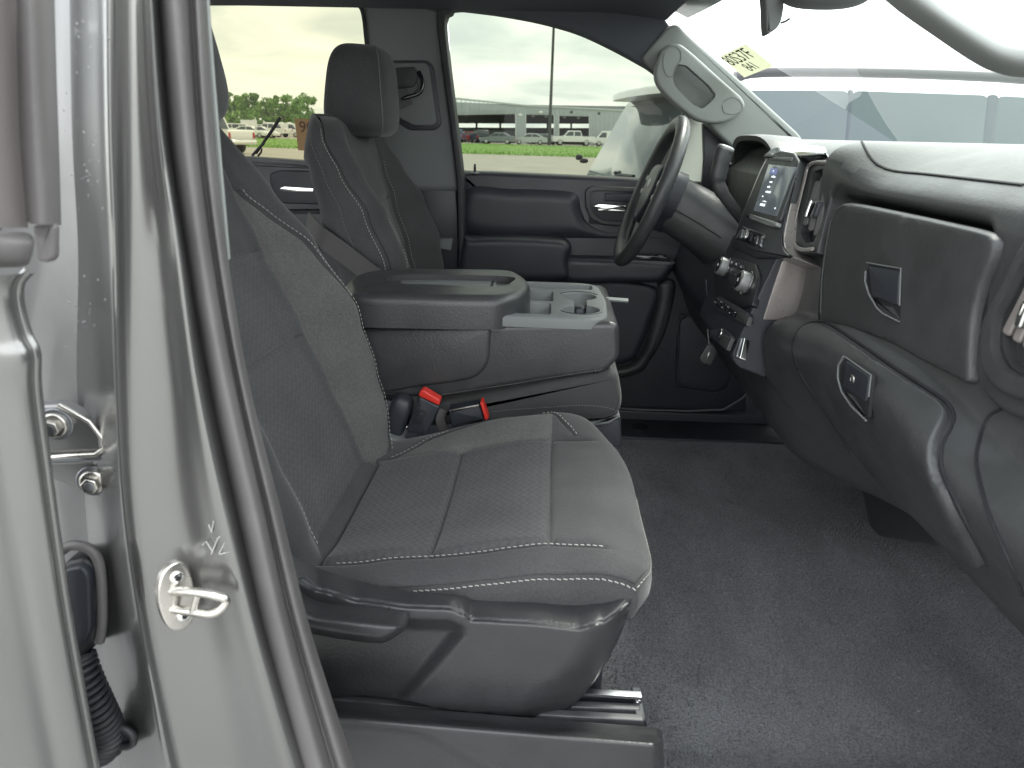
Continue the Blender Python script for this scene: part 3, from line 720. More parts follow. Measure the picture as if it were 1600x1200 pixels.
# round the passenger end
for q, sh_ in ((-.956, .012), (-.960, .03)): rings.append([Vector((x+sh_, q, z)) for x, z in smooth2(dprof(-.80))])
vs, fs = loft(rings, False); nP = len(rings[0]); fs.append(tuple((len(rings)-1)*nP+j for j in range(nP)))
dash = mk('dash_body', vs, fs, 'dash_plastic', da, True, 50)
dash.data.materials.append(M('dash_plastic_lit'))
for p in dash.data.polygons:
    if p.center.z > 1.44 and p.normal.z > .45: p.material_index = 1  # upward faces take the lighter, lit copy of the plastic
from mathutils.bvhtree import BVHTree
bvh = BVHTree.FromPolygons([v.co.copy() for v in dash.data.vertices], [tuple(p.vertices) for p in dash.data.polygons])
def onto(px, py, lift=0.0, tree=None):
    d = ray(px, py).normalized(); h = (tree or bvh).ray_cast(CAM, d)
    if h[0] is None: return None
    n = h[1] if h[1].dot(d) < 0 else -h[1]
    return h[0]+n*lift
def groove(name, pix, r, mt, par, lift=0.0, n=8, closed=False, tree=None):
    P = [onto(p.x, p.y, lift, tree) for p in cat_([(a, b, 0) for a, b in pix], n, closed)]
    return tube(name, [p for p in P if p], r, mt, par, 6)
groove('pad_seam', [(1344, 216), (1350, 228), (1362, 248), (1376, 260), (1400, 268), (1450, 273), (1520, 281), (1599, 290)], .0022, 'cavity', da, .0002)
def patch(name, pix, lift, mt, par, bevpx=7, step=7, surf=None, hole=None, holedepth=.02):
    """door skin that follows the dash surface: outline given by sight lines, lifted off the surface with a rolled edge"""
    surf = surf or (lambda px, py: (lambda d: bvh.ray_cast(CAM, d))(ray(px, py).normalized()))
    poly = [Vector((p.x, p.y)) for p in cat_([(a, b, 0) for a, b in pix], 6, True)]
    pts = list(poly); edges = [(i, (i+1) % len(poly)) for i in range(len(poly))]
    for k in range(1, 5):
        d = bevpx*k/4
        r = [Vector((q.x, q.y)) for q in inset([Vector((p.x, p.y, 0)) for p in poly], Vector((0, 0, 1)), d)]
        pts += [q for q in r if inside(q, poly) and bdist(q, poly) > d*.9]
    x0, x1 = min(p.x for p in poly), max(p.x for p in poly); y0, y1 = min(p.y for p in poly), max(p.y for p in poly)
    x = x0
    while x < x1:
        y = y0
        while y < y1:
            q = Vector((x+rng0.uniform(-.5, .5), y+rng0.uniform(-.5, .5)))
            if inside(q, poly) and bdist(q, poly) > bevpx+2: pts.append(q)
            y += step
        x += step
    V2, _, F2, _, _, _ = delaunay_2d_cdt(pts, edges, [], 1, .01)
    vs = []; bad = set()
    for i, q in enumerate(V2):
        h = surf(q.x, q.y)
        if h[0] is None: bad.add(i); vs.append(Vector((0, 0, 0))); continue
        d = ray(q.x, q.y); n = h[1] if h[1].dot(d) < 0 else -h[1]; e = min(1.0, bdist(q, poly)/bevpx)
        vs.append(h[0] + n*(-.004+(lift+.004)*math.sqrt(max(0, 1-(1-e)**2))))
    fs = [f for f in F2 if not any(i in bad for i in f)]
    return mk(name, vs, fs, mt, par, True, 70)
def plane_surf(P0, Nn): return lambda px, py: (pp(px, py, P0, Nn), Nn)
UP0, UN = Vector((.437, 0, 1.37)), Vector((-1, 0, .02)).normalized()
def upx(px, py): return pp(px, py, UP0, UN)
ud = patch('upper_glove_box_door', [(1300, 350), (1306, 332), (1316, 321), (1332, 317), (1400, 330), (1480, 347), (1540, 361), (1556, 369), (1562, 382), (1556, 408), (1540, 448), (1528, 495), (1524, 550), (1522, 596), (1500, 592), (1440, 562), (1390, 535), (1320, 512), (1288, 505), (1284, 480), (1287, 430), (1292, 385)], .006, 'dash_plastic', da, 7, 9, plane_surf(UP0, UN))
groove('door_gap', [(1280, 500), (1281, 470), (1284, 430), (1289, 384), (1297, 346)], .0022, 'cavity', da, -.0004)
tube('door_edge_highlight', [upx(a, b)+UN*.0062 for a, b in ((1288, 490), (1290, 440), (1296, 390), (1304, 348), (1312, 329), (1326, 321))], .0012, 'dash_plastic_lit', ud, 6)  # paler tube drawn as the highlight along the door edge
slab('door_filler', [p-UN*.004 for p in [upx(a, b) for a, b in ((1306, 335), (1550, 378), (1520, 590), (1290, 500))]], UN, .03, 'cavity', ud, .001, 2)
lw_ = slab('latch_well', [p+UN*.0065 for p in rnd([upx(a, b) for a, b in ((1364, 412), (1417, 421), (1415, 502), (1386, 490), (1366, 458), (1361, 430))], [.008, .006, .006, .02, .02, .02])], UN, .004, 'cavity', ud, .001, 2)
slab('latch_handle', [p+UN*.0085 for p in rnd([upx(a, b) for a, b in ((1367, 416), (1415, 424), (1413, 478), (1372, 462))], .004)], UN, .004, 'dark_plastic', ud, .0015, 3)
slab('latch_scoop', [p+UN*.008 for p in rnd([upx(a, b) for a, b in ((1374, 466), (1392, 478), (1404, 480), (1414, 497), (1412, 500), (1388, 490))], .002)], UN, .006, 'dash_plastic', ud, .002, 3)
tube('latch_edge', [upx(a, b)+UN*.008 for a, b in ((1362, 424), (1361, 440), (1367, 460), (1380, 482), (1390, 491), (1415, 503))], .0013, 'trim_grey', ud, 6)
tube('latch_edge', [upx(a, b)+UN*.008 for a, b in ((1364, 411), (1418, 420), (1416, 478))], .0010, 'trim_grey', ud, 6)
# lower glove box door
ld = patch('lower_glove_box_door', [(1243, 548), (1247, 526), (1258, 513), (1275, 508), (1296, 513), (1340, 541), (1400, 582), (1455, 618), (1477, 635), (1485, 650), (1480, 668), (1468, 694), (1467, 730), (1482, 770), (1506, 820), (1540, 885), (1480, 845), (1400, 775), (1335, 702), (1290, 636), (1258, 584)], .010, 'dash_plastic', da, 6, 9)
groove('door_gap', [(1330, 706), (1288, 642), (1254, 590), (1239, 550), (1243, 524), (1255, 509), (1274, 503), (1298, 508), (1342, 536), (1402, 577), (1458, 613), (1481, 631), (1490, 650), (1485, 670), (1473, 696), (1472, 730), (1487, 769), (1512, 820), (1544, 884)], .0028, 'cavity', da, -.0008)
def lsurf(px, py, l):
    h = bvh.ray_cast(CAM, ray(px, py).normalized()); n = h[1] if h[1].dot(ray(px, py)) < 0 else -h[1]; return h[0]+n*l, n
LN = lsurf(1342, 600, 0)[1]; LP0 = lsurf(1342, 600, .010)[0]
def lpx(px, py): return pp(px, py, LP0, LN)
slab('latch_well', [p+LN*.003 for p in rnd([lpx(a, b) for a, b in ((1325, 558), (1367, 586), (1360, 656), (1334, 632), (1318, 604), (1315, 578))], [.006, .006, .006, .02, .02, .01])], LN, .004, 'cavity', ld, .001, 2)
slab('latch_handle', [p+LN*.005 for p in rnd([lpx(a, b) for a, b in ((1327, 563), (1364, 588), (1359, 628), (1324, 604))], .004)], LN, .004, 'dark_plastic', ld, .0015, 3)
slab('latch_scoop', [p+LN*.0045 for p in rnd([lpx(a, b) for a, b in ((1326, 612), (1338, 618), (1344, 628), (1358, 652), (1334, 630))], .002)], LN, .006, 'dash_plastic', ld, .002, 3)
tube('latch_edge', [lpx(a, b)+LN*.005 for a, b in ((1324, 557), (1316, 570), (1315, 590), (1321, 612), (1336, 634), (1360, 657))], .0013, 'trim_grey', ld, 6)
tube('latch_edge', [lpx(a, b)+LN*.005 for a, b in ((1326, 557), (1368, 586), (1364, 620))], .0010, 'trim_grey', ld, 6)
lc = lpx(1338, 592)+LN*.0062
disc('lock_bezel', lc, LN, .0062, .003, 'steel', ld, .002); disc('lock_cylinder', lc+LN*.0008, LN, .0042, .003, 'dark_plastic', ld, .001)
slab('lock_slot', [lc+LN*.0014+Vector((0, y*.0006, z*.0024)) for y, z in ((-1, -1), (1, -1), (1, 1), (-1, 1))], LN, .002, 'steel', ld, .0002, 2)
# lower centre edge trim of the passenger side (seam running down from the ledge)
groove('dash_seam', [(1208, 505), (1190, 520), (1182, 545), (1186, 575), (1205, 600), (1240, 645), (1275, 684)], .0020, 'cavity', da, .0003)
groove('side_seam', [(1600, 618), (1570, 636), (1545, 652), (1530, 690), (1527, 730), (1545, 800), (1580, 880), (1599, 930)], .0020, 'cavity', da, .0003)
# passenger side vent
VP0, VN = Vector((.420, -.66, 1.3)), Vector((-1, -.05, .0)).normalized()
def vpx(px, py): return pp(px, py, VP0, VN)
vout = [(1660, 300), (1640, 330), (1600, 362), (1560, 440), (1530, 500), (1520, 560), (1526, 600), (1545, 630), (1580, 652), (1620, 655), (1700, 600), (1720, 420), (1710, 320)]
vb = slab('side_vent', cat_([vpx(a, b) for a, b in vout], 6, True), VN, .03, 'dash_plastic', da, .009, 6)
def sc_loop(pix, k, c): return [(c[0]+(a-c[0])*k, c[1]+(b-c[1])*k) for a, b in pix]
vc = (1625, 490)
kc = slab('cutter', [p+VN*.01 for p in cat_([vpx(a, b) for a, b in sc_loop(vout, .60, vc)], 6, True)], VN, .045, 'cavity', None, .0005, 2); 
slab('vent_step', [p+VN*.009 for p in cat_([vpx(a, b) for a, b in sc_loop(vout, .80, vc)], 6, True)], VN, .012, 'dash_plastic', vb, .006, 5)
stp = bpy.data.objects['vent_step']; k2 = kc.copy(); k2.data = kc.data.copy(); COL.objects.link(k2)
cut(vb, [kc]); cut(stp, [k2])
slab('vent_back', [p-VN*.028 for p in cat_([vpx(a, b) for a, b in sc_loop(vout, .62, vc)], 6, True)], VN, .002, 'cavity', vb, .0005, 2)
def bar(name, a, b, wd, th, mt, par, nrm):
    a, b = Vector(a), Vector(b); t = (b-a).normalized(); nn = Vector(nrm).normalized(); s = t.cross(nn).normalized()*wd/2
    return slab(name, rnd([a-s, b-s, b+s, a+s], wd*.4, 4), nn, th, mt, par, min(th, wd)*.35, 3)
for k in range(6):
    o = 18*k
    bar('vent_slat', vpx(1566+o*.9, 524+o*.62)-VN*.002, vpx(1632+o*.7, 395+o*.6)-VN*.002, .0105, .010, 'taupe_trim', vb, VN+Vector((0, -.5, 0)))
bar('vent_tab', vpx(1592, 512)+VN*.004, vpx(1608, 470)+VN*.004, .010, .012, 'chrome', vb, VN)
# blower cover in the footwell
fx = slab('blower_cover', rnd([xp(a, b, .72) for a, b in ((1296, 672), (1345, 768), (1356, 826), (1370, 838), (1490, 858), (1504, 846), (1480, 790), (1420, 700))], [.01, .03, .02, .01, .01, .01, .02, .01]), (-1, 0, 0), .25, 'dash_plastic', da, .012, 5)
# ---- centre stack
SP0, SN = Vector((.438, 0, 1.434)), Vector((-.95, 0, .313)).normalized()
def spx(px, py, lift=0.0): return pp(px, py, SP0+SN*lift, SN)
def sslab(name, pix, lift, dep, mt, par, r=.004, bev=.002, seg=4): return slab(name, rnd([spx(a, b, lift) for a, b in pix], r), SN, dep, mt, par, bev, seg)
stk = slab('center_stack', rnd([Vector((x, -.178, z)) for x, z in ((.400, 1.294), (.390, 1.284), (.370, 1.222), (.335, 1.105), (.350, 1.085), (.42, 1.06), (.60, 1.04), (.62, 1.294))], [.004, .006, .05, .015, .01, .02, .01, .01]), (0, -1, 0), .312, 'dark_plastic', da, .004, 5)
sslab('screen_housing', [(1186, 268), (1198, 244), (1216, 235), (1249, 243), (1245, 272), (1231, 330), (1223, 370), (1226, 390), (1240, 402), (1180, 402), (1142, 384), (1160, 332)], .001, .09, 'taupe_trim', stk, [.01, .01, .01, .008, .02, .05, .02, .015, .01, .01, .01, .01], .004, 4)
sslab('housing_face', [(1188, 268), (1199, 247), (1216, 238), (1246, 245), (1241, 272), (1227, 330), (1219, 370), (1222, 392), (1234, 402), (1180, 403), (1142, 386), (1161, 332)], .0035, .004, 'dark_plastic', stk, [.01, .01, .01, .008, .02, .05, .02, .015, .01, .01, .01, .01], .002, 3)
sbz = sslab('screen_bezel', [(1187, 275), (1200, 244), (1218, 234), (1240, 238), (1247, 250), (1240, 275), (1216, 346), (1206, 350), (1164, 338), (1162, 330)], .010, .02, 'dash_plastic', da, [.01, .02, .02, .01, .008, .02, .01, .008, .006, .006], .004, 5)
scm = bpy.data.materials.new('screen'); scm.use_nodes = True; tq = scm.node_tree; bq = tq.nodes['Principled BSDF']
bq.inputs['Base Color'].default_value = (.012, .014, .016, 1); bq.inputs['Roughness'].default_value = .12; bq.inputs['Emission Color'].default_value = (.30, .36, .40, 1); bq.inputs['Emission Strength'].default_value = .05
MATS['screen'] = scm
sg_ = sslab('touchscreen', [(1201, 256), (1243, 261), (1213, 338), (1177, 329)], .0112, .004, 'screen', sbz, .003, .001, 3)
mat('screen_text', (.02, .02, .02), .3, emit=((.8, .88, .95), .28)); mat('screen_blue', (.02, .02, .03), .3, emit=((.10, .13, .28), .22)); mat('screen_grey', (.02, .02, .02), .3, emit=((.5, .5, .47), .22))
def scr(u, v, lift=.0): # u right, v down in 0..1 on the screen
    a = (lerp(1203, 1241, u), lerp(258, 262.5, u)); b = (lerp(1179, 1212, u), lerp(327, 335, u)); return (lerp(a[0], b[0], v), lerp(a[1], b[1], v))
def sq(name, u0, v0, u1, v1, mt): return sslab(name, [scr(u0, v0), scr(u1, v0), scr(u1, v1), scr(u0, v1)], .0122, .0008, mt, sg_, 0, .0002, 2)
sq('screen_icon', .08, .06, .36, .19, 'screen_blue'); sq('screen_icon', .19, .10, .25, .15, 'screen_text')
sq('screen_reflection_tile', .42, .05, .97, .28, 'screen_grey') if False else None
ex_ = (spx(1243, 261)-spx(1201, 256)).normalized(); ey_ = SN.cross(ex_).normalized()
for u, v, n_, h_ in ((.22, .24, 3, .035), (.22, .36, 2, .030), (.20, .47, 2, .035), (.20, .58, 4, .035), (.12, .69, 1, .030), (.22, .79, 3, .018), (.16, .87, 4, .05), (.84, .88, 1, .035)):
    for q in range(n_): sq('screen_mark', u+.055*q, v-h_/2-.01*(q % 2), u+.055*q+.034, v+h_/2, 'screen_text')
sslab('screen_sensor_bar', [(1203, 246), (1238, 246), (1236, 252), (1205, 251)], .0115, .004, 'trim_grey', sbz, .002, .001, 3)
sslab('screen_chin', [(1171, 334), (1213, 347), (1211, 353), (1200, 353), (1170, 341)], .014, .012, 'pillar_grey', sbz, .003, .002, 4)
CPN = Vector((-.55, 0, .83)).normalized(); CP0 = Vector((.449, 0, 1.462))
slab('stack_cap', rnd([pp(a, b, CP0, CPN) for a, b in ((1192, 244), (1204, 233), (1222, 227), (1256, 225), (1289, 228), (1291, 240), (1250, 243), (1216, 243))], [.004, .008, .01, .01, .008, .004, .01, .01]), CPN, .016, 'gloss_black', da, .003, 5)
# vent beside the screen
CV0, CVN = Vector((.432, 0, 1.36)), Vector((-1, 0, .20)).normalized()
def cvx(px, py, l=0.0): return pp(px, py, CV0+CVN*l, CVN)
cvl = [(1236, 262), (1258, 246), (1298, 244), (1300, 300), (1276, 396), (1226, 398), (1220, 384), (1222, 350)]
cv = slab('center_vent', rnd([cvx(a, b) for a, b in cvl], [.012, .012, .003, .01, .003, .012, .012, .01]), CVN, .02, 'dash_plastic', da, .003, 4)
tube('vent_trim', cat_([cvx(a, b, .004) for a, b in ((1292, 254), (1272, 254), (1262, 262), (1256, 285), (1244, 335), (1238, 368), (1242, 384), (1254, 390), (1270, 389))], 4), .0036, 'taupe_trim', cv, 8, flat=(1, .7))
tube('vent_chrome_line', cat_([spx(a, b, .0045) for a, b in ((1249, 246), (1245, 272), (1231, 330), (1223, 370), (1227, 390), (1240, 401))], 4), .0011, 'chrome', cv, 6)
k3 = slab('cutter', [p+CVN*.01 for p in rnd([cvx(a, b) for a, b in ((1270, 268), (1296, 260), (1296, 314), (1272, 378), (1258, 380), (1250, 362))], .006)], CVN, .045, 'cavity', None, .0005, 2)
cut(cv, [k3])
slab('vent_back', [cvx(a, b, -.0165) for a, b in ((1262, 262), (1299, 254), (1299, 320), (1275, 386), (1252, 388), (1242, 362))], CVN, .003, 'cavity', cv, .0005, 2)
for k in range(3): bar('vent_slat', cvx(1256+9*k, 352+8*k, -.002), cvx(1277+9*k, 282-8*k, -.002), .0125, .009, 'slat_grey', cv, CVN+Vector((0, -.4, 0)))
bar('vent_tab', cvx(1257, 339, .008), cvx(1266, 312, .008), .006, .01, 'chrome', cv, CVN); bar('vent_tab_body', cvx(1268, 340, .006), cvx(1277, 314, .006), .013, .01, 'dark_plastic', cv, CVN)
# taupe side panel of the stack
yslab('stack_side_trim', [(1222, 408), (1236, 403), (1284, 400), (1262, 500), (1192, 500), (1204, 462), (1212, 438)], -.1795, .004, 'taupe_trim', da, .004, .0015, 3)
# toggle row
tg = sslab('toggle_panel', [(1160, 353), (1197, 366), (1186, 387), (1148, 373)], .006, .012, 'gloss_black', da, .004, .002, 4)
for k, (px, py, mt) in enumerate(((1157, 364, 'dull_steel'), (1164, 364, 'chrome'), (1172, 369, 'dark_plastic'), (1181, 374, 'dull_steel'), (1187, 377, 'dull_steel'))):
    bar('toggle', spx(px-2, py+7, .010), spx(px+2, py-6, .010), .008, .008, mt, tg, SN+Vector((0, 0, .4)))
# climate panel
hv = sslab('climate_panel', [(1112, 412), (1130, 400), (1150, 404), (1180, 412), (1186, 430), (1174, 478), (1160, 480), (1118, 460)], .004, .012, 'instrument', da, .008, .002, 4)
def knob(px, py, r, par):
    c = spx(px, py, .004); kn = disc('knob', c+SN*.020, SN, r, .022, 'silver_knob', par, .003, 36)
    disc('knob_face', c+SN*.0206, SN, r*.80, .002, 'gloss_black', kn, .0006, 28)
    tube('knob_ring', [c+SN*.003 + (r*1.13)*(math.cos(a)*Vector((0, 1, 0)) + math.sin(a)*SN.cross(Vector((0, 1, 0)))) for a in [2*PI*k/40 for k in range(41)]], .0010, 'chrome', kn, 6)
    disc('knob_icon', c+SN*.0212, SN, r*.16, .0006, 'white_print', kn, .0002, 12)
knob(1136, 419, .0185, hv); knob(1169, 443, .0195, hv)
for k, (px, py) in enumerate(((1143, 410), (1150, 413), (1157, 417))):
    bb = sslab('climate_button', [(px-4, py-5), (px+4, py-3), (px+4, py+5), (px-4, py+3)], .008, .006, 'dark_plastic', hv, .001, .001, 3)
    sslab('button_mark', [(px-1, py-2), (px+1.2, py-1.6), (px+1, py+1.5), (px-1, py+1)], .0084, .0006, 'white_print', bb, 0, .0001, 2)
for k in range(4):
    px, py = 1141+6*k, 424+5*k
    sslab('climate_button', [(px-2.6, py-3), (px+2.6, py-1.5), (px+2.4, py+4), (px-2.8, py+2.5)], .0075, .005, 'dark_plastic', hv, .0008, .0008, 3)
# switch bank and sockets
sw = sslab('switch_bank', [(1112, 468), (1124, 462), (1168, 488), (1170, 502), (1160, 508), (1112, 480)], .004, .010, 'dark_plastic', da, .003, .002, 4)
for k in range(6):
    for r_ in range(2):
        px, py = 1117+5.6*k+r_*3.4, 472+4.2*k-r_*5
        bb = sslab('switch_button', [(px-2, py-2.6), (px+2.4, py-.8), (px+2.2, py+3), (px-2.2, py+1.2)], .0075, .006, 'gloss_black', sw, .0008, .0008, 3)
        if (k+r_) % 2 == 0: sslab('switch_mark', [(px-.8, py-1), (px+.8, py-.4), (px+.7, py+.9), (px-.9, py+.3)], .0079, .0006, 'white_print', bb, 0, .0001, 2)
sslab('blank_cover', [(1154, 487), (1170, 494), (1166, 509), (1148, 498)], .008, .008, 'dash_plastic', sw, .002, .001, 3)
so_ = sslab('power_socket_panel', [(1108, 516), (1130, 512), (1142, 522), (1136, 540), (1122, 536), (1108, 526)], .003, .010, 'dark_plastic', da, .003, .002, 4)
disc('socket_ring', spx(1124, 520, .005), SN, .009, .004, 'chrome', so_, .0012, 24); disc('socket_hole', spx(1124, 520, .0056), SN, .0065, .003, 'cavity', so_, .0005, 24)
sslab('socket_cover', [(1130, 522), (1143, 527), (1134, 547), (1122, 538)], .008, .008, 'dash_plastic', so_, .002, .002, 3)
bar('pull_tab', spx(1148, 558, .006), spx(1156, 527, .006), .009, .012, 'dull_steel', da, SN); bar('pull_tab', spx(1154, 560, .008), spx(1161, 528, .008), .006, .012, 'chrome', da, SN)
slab('knee_bolster', rnd([Vector((x, .130, z)) for x, z in ((.50, 1.25), (.40, 1.20), (.37, 1.10), (.43, 1.00), (.62, .90), (.8, .9), (.8, 1.25))], .02), (0, -1, 0), .64, 'dark_plastic', da, .01, 4)
# gauge hood
hd = [];
for k in range(25):
    a = PI*k/24; hd.append(k)
hoodr = []
for x, s_ in ((.56, 1.0), (.49, 1.02), (.47, 1.0), (.475, .94), (.55, .92)):
    hoodr.append([Vector((x + .035*(1-math.sin(PI*k/24)), .44+.235*s_*math.copysign(abs(math.cos(PI*k/24))**.55, math.cos(PI*k/24)), 1.30+.188*s_*abs(math.sin(PI*k/24))**.6)) for k in range(25)])
vs, fs = loft(hoodr, False); mk('gauge_hood', vs, fs, 'dash_plastic', da, True, 60)
gf = slab('gauge_face', rnd([Vector((.56, .44+y, z)) for y, z in ((-.21, 1.28), (.21, 1.28), (.20, 1.46), (-.20, 1.46))], .03), (-1, 0, .15), .01, 'instrument', da, .002, 3)
for y in (.36, .52): tube('gauge_ring', [Vector((.553, y+.055*math.cos(2*PI*k/32), 1.37+.055*math.sin(2*PI*k/32))) for k in range(33)], .002, 'silver_knob', gf, 6)
sv = [(.500, .742, 1.40)]
dv_ = slab('driver_vent', rnd([Vector((.47, y, z)) for y, z in ((.68, 1.30), (.77, 1.30), (.77, 1.42), (.68, 1.42))], .015), (-1, 0, 0), .03, 'gloss_black', da, .004, 3)
for k in range(3): bar('vent_slat', (.468, .685, 1.325+.035*k), (.468, .765, 1.325+.035*k), .008, .006, 'dull_steel', dv_, (-1, 0, 0))

# ------------------------------------------------------------------ steering column and wheel
WC = Vector((.243, .43, 1.345)); WAX = Vector((-math.cos(math.radians(20)), 0, math.sin(math.radians(20))))     # axis towards the driver
WU = Vector((math.sin(math.radians(20)), 0, math.cos(math.radians(20)))); WR = Vector((0, 1, 0))
def wp(u, r, a=0.0): return WC + WU*u + WR*r + WAX*a
sw_ = empty('steering_wheel', wp(0, 0, -.08), 'black leather steering wheel with spoke buttons and bright emblem', 'steering wheel')
tube('rim', [wp(.176*math.cos(t), .176*math.sin(t)) for t in [2*PI*k/72 for k in range(73)]], .0190, 'dash_plastic', sw_, 16, False, flat=(1.05, .92), up=None)
hub = slab('airbag_cover', cat_([wp(u, r, .012) for u, r in ((.075, 0), (.07, .06), (.035, .082), (-.02, .075), (-.07, .035), (-.078, 0), (-.07, -.035), (-.02, -.075), (.035, -.082), (.07, -.06))], 6, True), WAX, .075, 'dark_plastic', sw_, .018, 6)
for s_ in (-1, 1):
    sp_ = tube('spoke', [wp(.015, s_*.07, -.012), wp(.022, s_*.12, -.012), wp(.025, s_*.168, -.004)], [.026, .022, .016], 'dark_plastic', sw_, 12, flat=(1, .45), up=WU)
    pn = slab('button_pad', rnd([wp(.045, s_*.085, .006), wp(.042, s_*.135, .004), wp(-.012, s_*.132, .004), wp(-.018, s_*.085, .006)], .01), WAX, .01, 'gloss_black', sw_, .002, 3)
    for k in range(4): disc('wheel_button', wp(.030-.035*(k//2), s_*(.098+.022*(k % 2)), .0075), WAX, .007, .003, 'dull_steel', pn, .001, 14)
tube('spoke', [wp(-.06, 0, -.01), wp(-.12, 0, -.012), wp(-.17, 0, -.002)], [.03, .024, .022], 'silver_knob', sw_, 12, flat=(.45, 1), up=WAX)
slab('emblem', [wp(.022+u*1.0, r, .0135) for u, r in ((.008, -.012), (.008, -.008), (.012, -.008), (.012, .008), (.008, .008), (.008, .024), (-.004, .020), (-.008, .008), (-.012, .008), (-.012, -.008), (-.008, -.008), (-.008, -.024), (.004, -.020))], WAX, .003, 'silver_knob', hub, .0008, 2)
sc_ = empty('steering_column', (.45, .43, 1.2), 'dark plastic steering column shroud with column gear lever behind the wheel', 'steering column')
cring = []
for a, ru, rr, du in ((-.03, .058, .058, 0), (-.06, .070, .070, -.002), (-.13, .074, .074, -.012), (-.19, .080, .090, -.025), (-.24, .090, .120, -.04), (-.30, .10, .15, -.05)):
    cring.append([wp(du+ru*math.copysign(abs(math.cos(t))**.75, math.cos(t)), rr*math.copysign(abs(math.sin(t))**.75, math.sin(t)), a) for t in [2*PI*k/32 for k in range(32)]])
vs, fs = loft(cring, True, True, True); shr = mk('column_shroud', vs, fs, 'dash_plastic', sc_, True, 40)
tube('shroud_seam', [wp(-.012+.001, -.0745, -.06), wp(-.02, -.077, -.13), wp(-.03, -.092, -.19)], .0015, 'cavity', shr, 6)
lv = tube('gear_lever', cat_([yp(1166, 352, .30), yp(1148, 328, .29), yp(1128, 300, .285), yp(1122, 280, .285), yp(1128, 250, .285), yp(1134, 231, .285)], 6), [.011]*6+[.012]*6+[.014]*6+[.017]*6+[.018]*6+[.0155], 'dash_plastic', sc_, 14, flat=(1.15, .85))
sellip('lever_cap', yp(1134, 232, .285), (.019, .016, .007), 'silver_knob', lv, .7, Matrix.Rotation(.3, 3, 'Y'))
tube('wiper_stalk', [wp(.02, .06, -.07), wp(.03, .16, -.08), wp(.035, .20, -.075)], [.007, .008, .010], 'dark_plastic', sc_, 10)
ig = disc('ignition_bezel', wp(-.045, -.118, -.225), Vector((-.8, -.45, .2)), .030, .02, 'dark_plastic', sc_, .005, 28); disc('ignition_face', wp(-.045, -.118, -.225)+Vector((-.8, -.45, .2)).normalized()*.001, Vector((-.8, -.45, .2)), .020, .004, 'dull_steel', ig, .002, 24)

# ------------------------------------------------------------------ keys hanging from the stack
ky = empty('key_ring', spx(1112, 545, .02), 'car key and fob hanging on a thin cord beside the centre stack', 'keys')
KY = .17
tube('cord', cat_([yp(1103, 437, KY), yp(1104, 455, KY), yp(1108, 480, KY), yp(1107, 505, KY), yp(1106, 520, KY), yp(1108, 540, KY)], 6), .0011, 'dull_steel', ky, 6)
yslab('lock_clip', [(1103, 482), (1115, 485), (1118, 497), (1110, 500), (1102, 492)], KY-.006, .012, 'dark_plastic', ky, .003, .003)
fb = yslab('fob', [(1104, 540), (1113, 536), (1122, 550), (1112, 572), (1096, 568), (1092, 560)], KY-.004, .012, 'shield_plastic', ky, .004, .003)
yslab('fob_emblem', [(1106, 554), (1109, 549), (1109, 558), (1105, 562)], KY-.0048, .002, 'steel', fb, .001, .0004, 2)
# ------------------------------------------------------------------ cab shell
cab = empty('truck_cab', (-.3, 0, .5), 'silver pickup truck cab seen through its open doorway, grey headliner and carpet', 'truck')
# carpeted floor
m_ = bpy.data.materials.new('carpet'); m_.use_nodes = True; t_ = m_.node_tree; b_ = t_.nodes['Principled BSDF']; b_.inputs['Roughness'].default_value = 1; b_.inputs['Specular IOR Level'].default_value = .1
b_.inputs['Sheen Weight'].default_value = .25
tcn = t_.nodes.new('ShaderNodeTexCoord'); n1 = t_.nodes.new('ShaderNodeTexNoise'); n1.inputs['Scale'].default_value = 260; n1.inputs['Detail'].default_value = 5; n1.inputs['Roughness'].default_value = .7
n2 = t_.nodes.new('ShaderNodeTexNoise'); n2.inputs['Scale'].default_value = 7; n2.inputs['Detail'].default_value = 5
mpn = t_.nodes.new('ShaderNodeMapping'); mpn.inputs['Scale'].default_value = (1.8, 1.0, 1); t_.links.new(tcn.outputs['Object'], mpn.inputs['Vector']); t_.links.new(tcn.outputs['Object'], n1.inputs['Vector']); t_.links.new(mpn.outputs[0], n2.inputs['Vector'])
r1 = t_.nodes.new('ShaderNodeMapRange'); r1.inputs[1].default_value = .3; r1.inputs[2].default_value = .7; r1.inputs[3].default_value = .40; r1.inputs[4].default_value = 1.85; t_.links.new(n1.outputs[0], r1.inputs[0])
r2 = t_.nodes.new('ShaderNodeMapRange'); r2.inputs[1].default_value = .3; r2.inputs[2].default_value = .7; r2.inputs[3].default_value = .84; r2.inputs[4].default_value = 1.16; t_.links.new(n2.outputs[0], r2.inputs[0])
mu = t_.nodes.new('ShaderNodeMath'); mu.operation = 'MULTIPLY'; t_.links.new(r1.outputs[0], mu.inputs[0]); t_.links.new(r2.outputs[0], mu.inputs[1])
vsn = t_.nodes.new('ShaderNodeVectorMath'); vsn.operation = 'SCALE'; vsn.inputs[0].default_value = (.165, .168, .180); t_.links.new(mu.outputs[0], vsn.inputs['Scale']); t_.links.new(vsn.outputs[0], b_.inputs['Base Color'])
bpn = t_.nodes.new('ShaderNodeBump'); bpn.inputs['Strength'].default_value = 1.0; bpn.inputs['Distance'].default_value = .004; t_.links.new(n1.outputs[0], bpn.inputs['Height']); t_.links.new(bpn.outputs[0], b_.inputs['Normal'])
MATS['carpet'] = m_
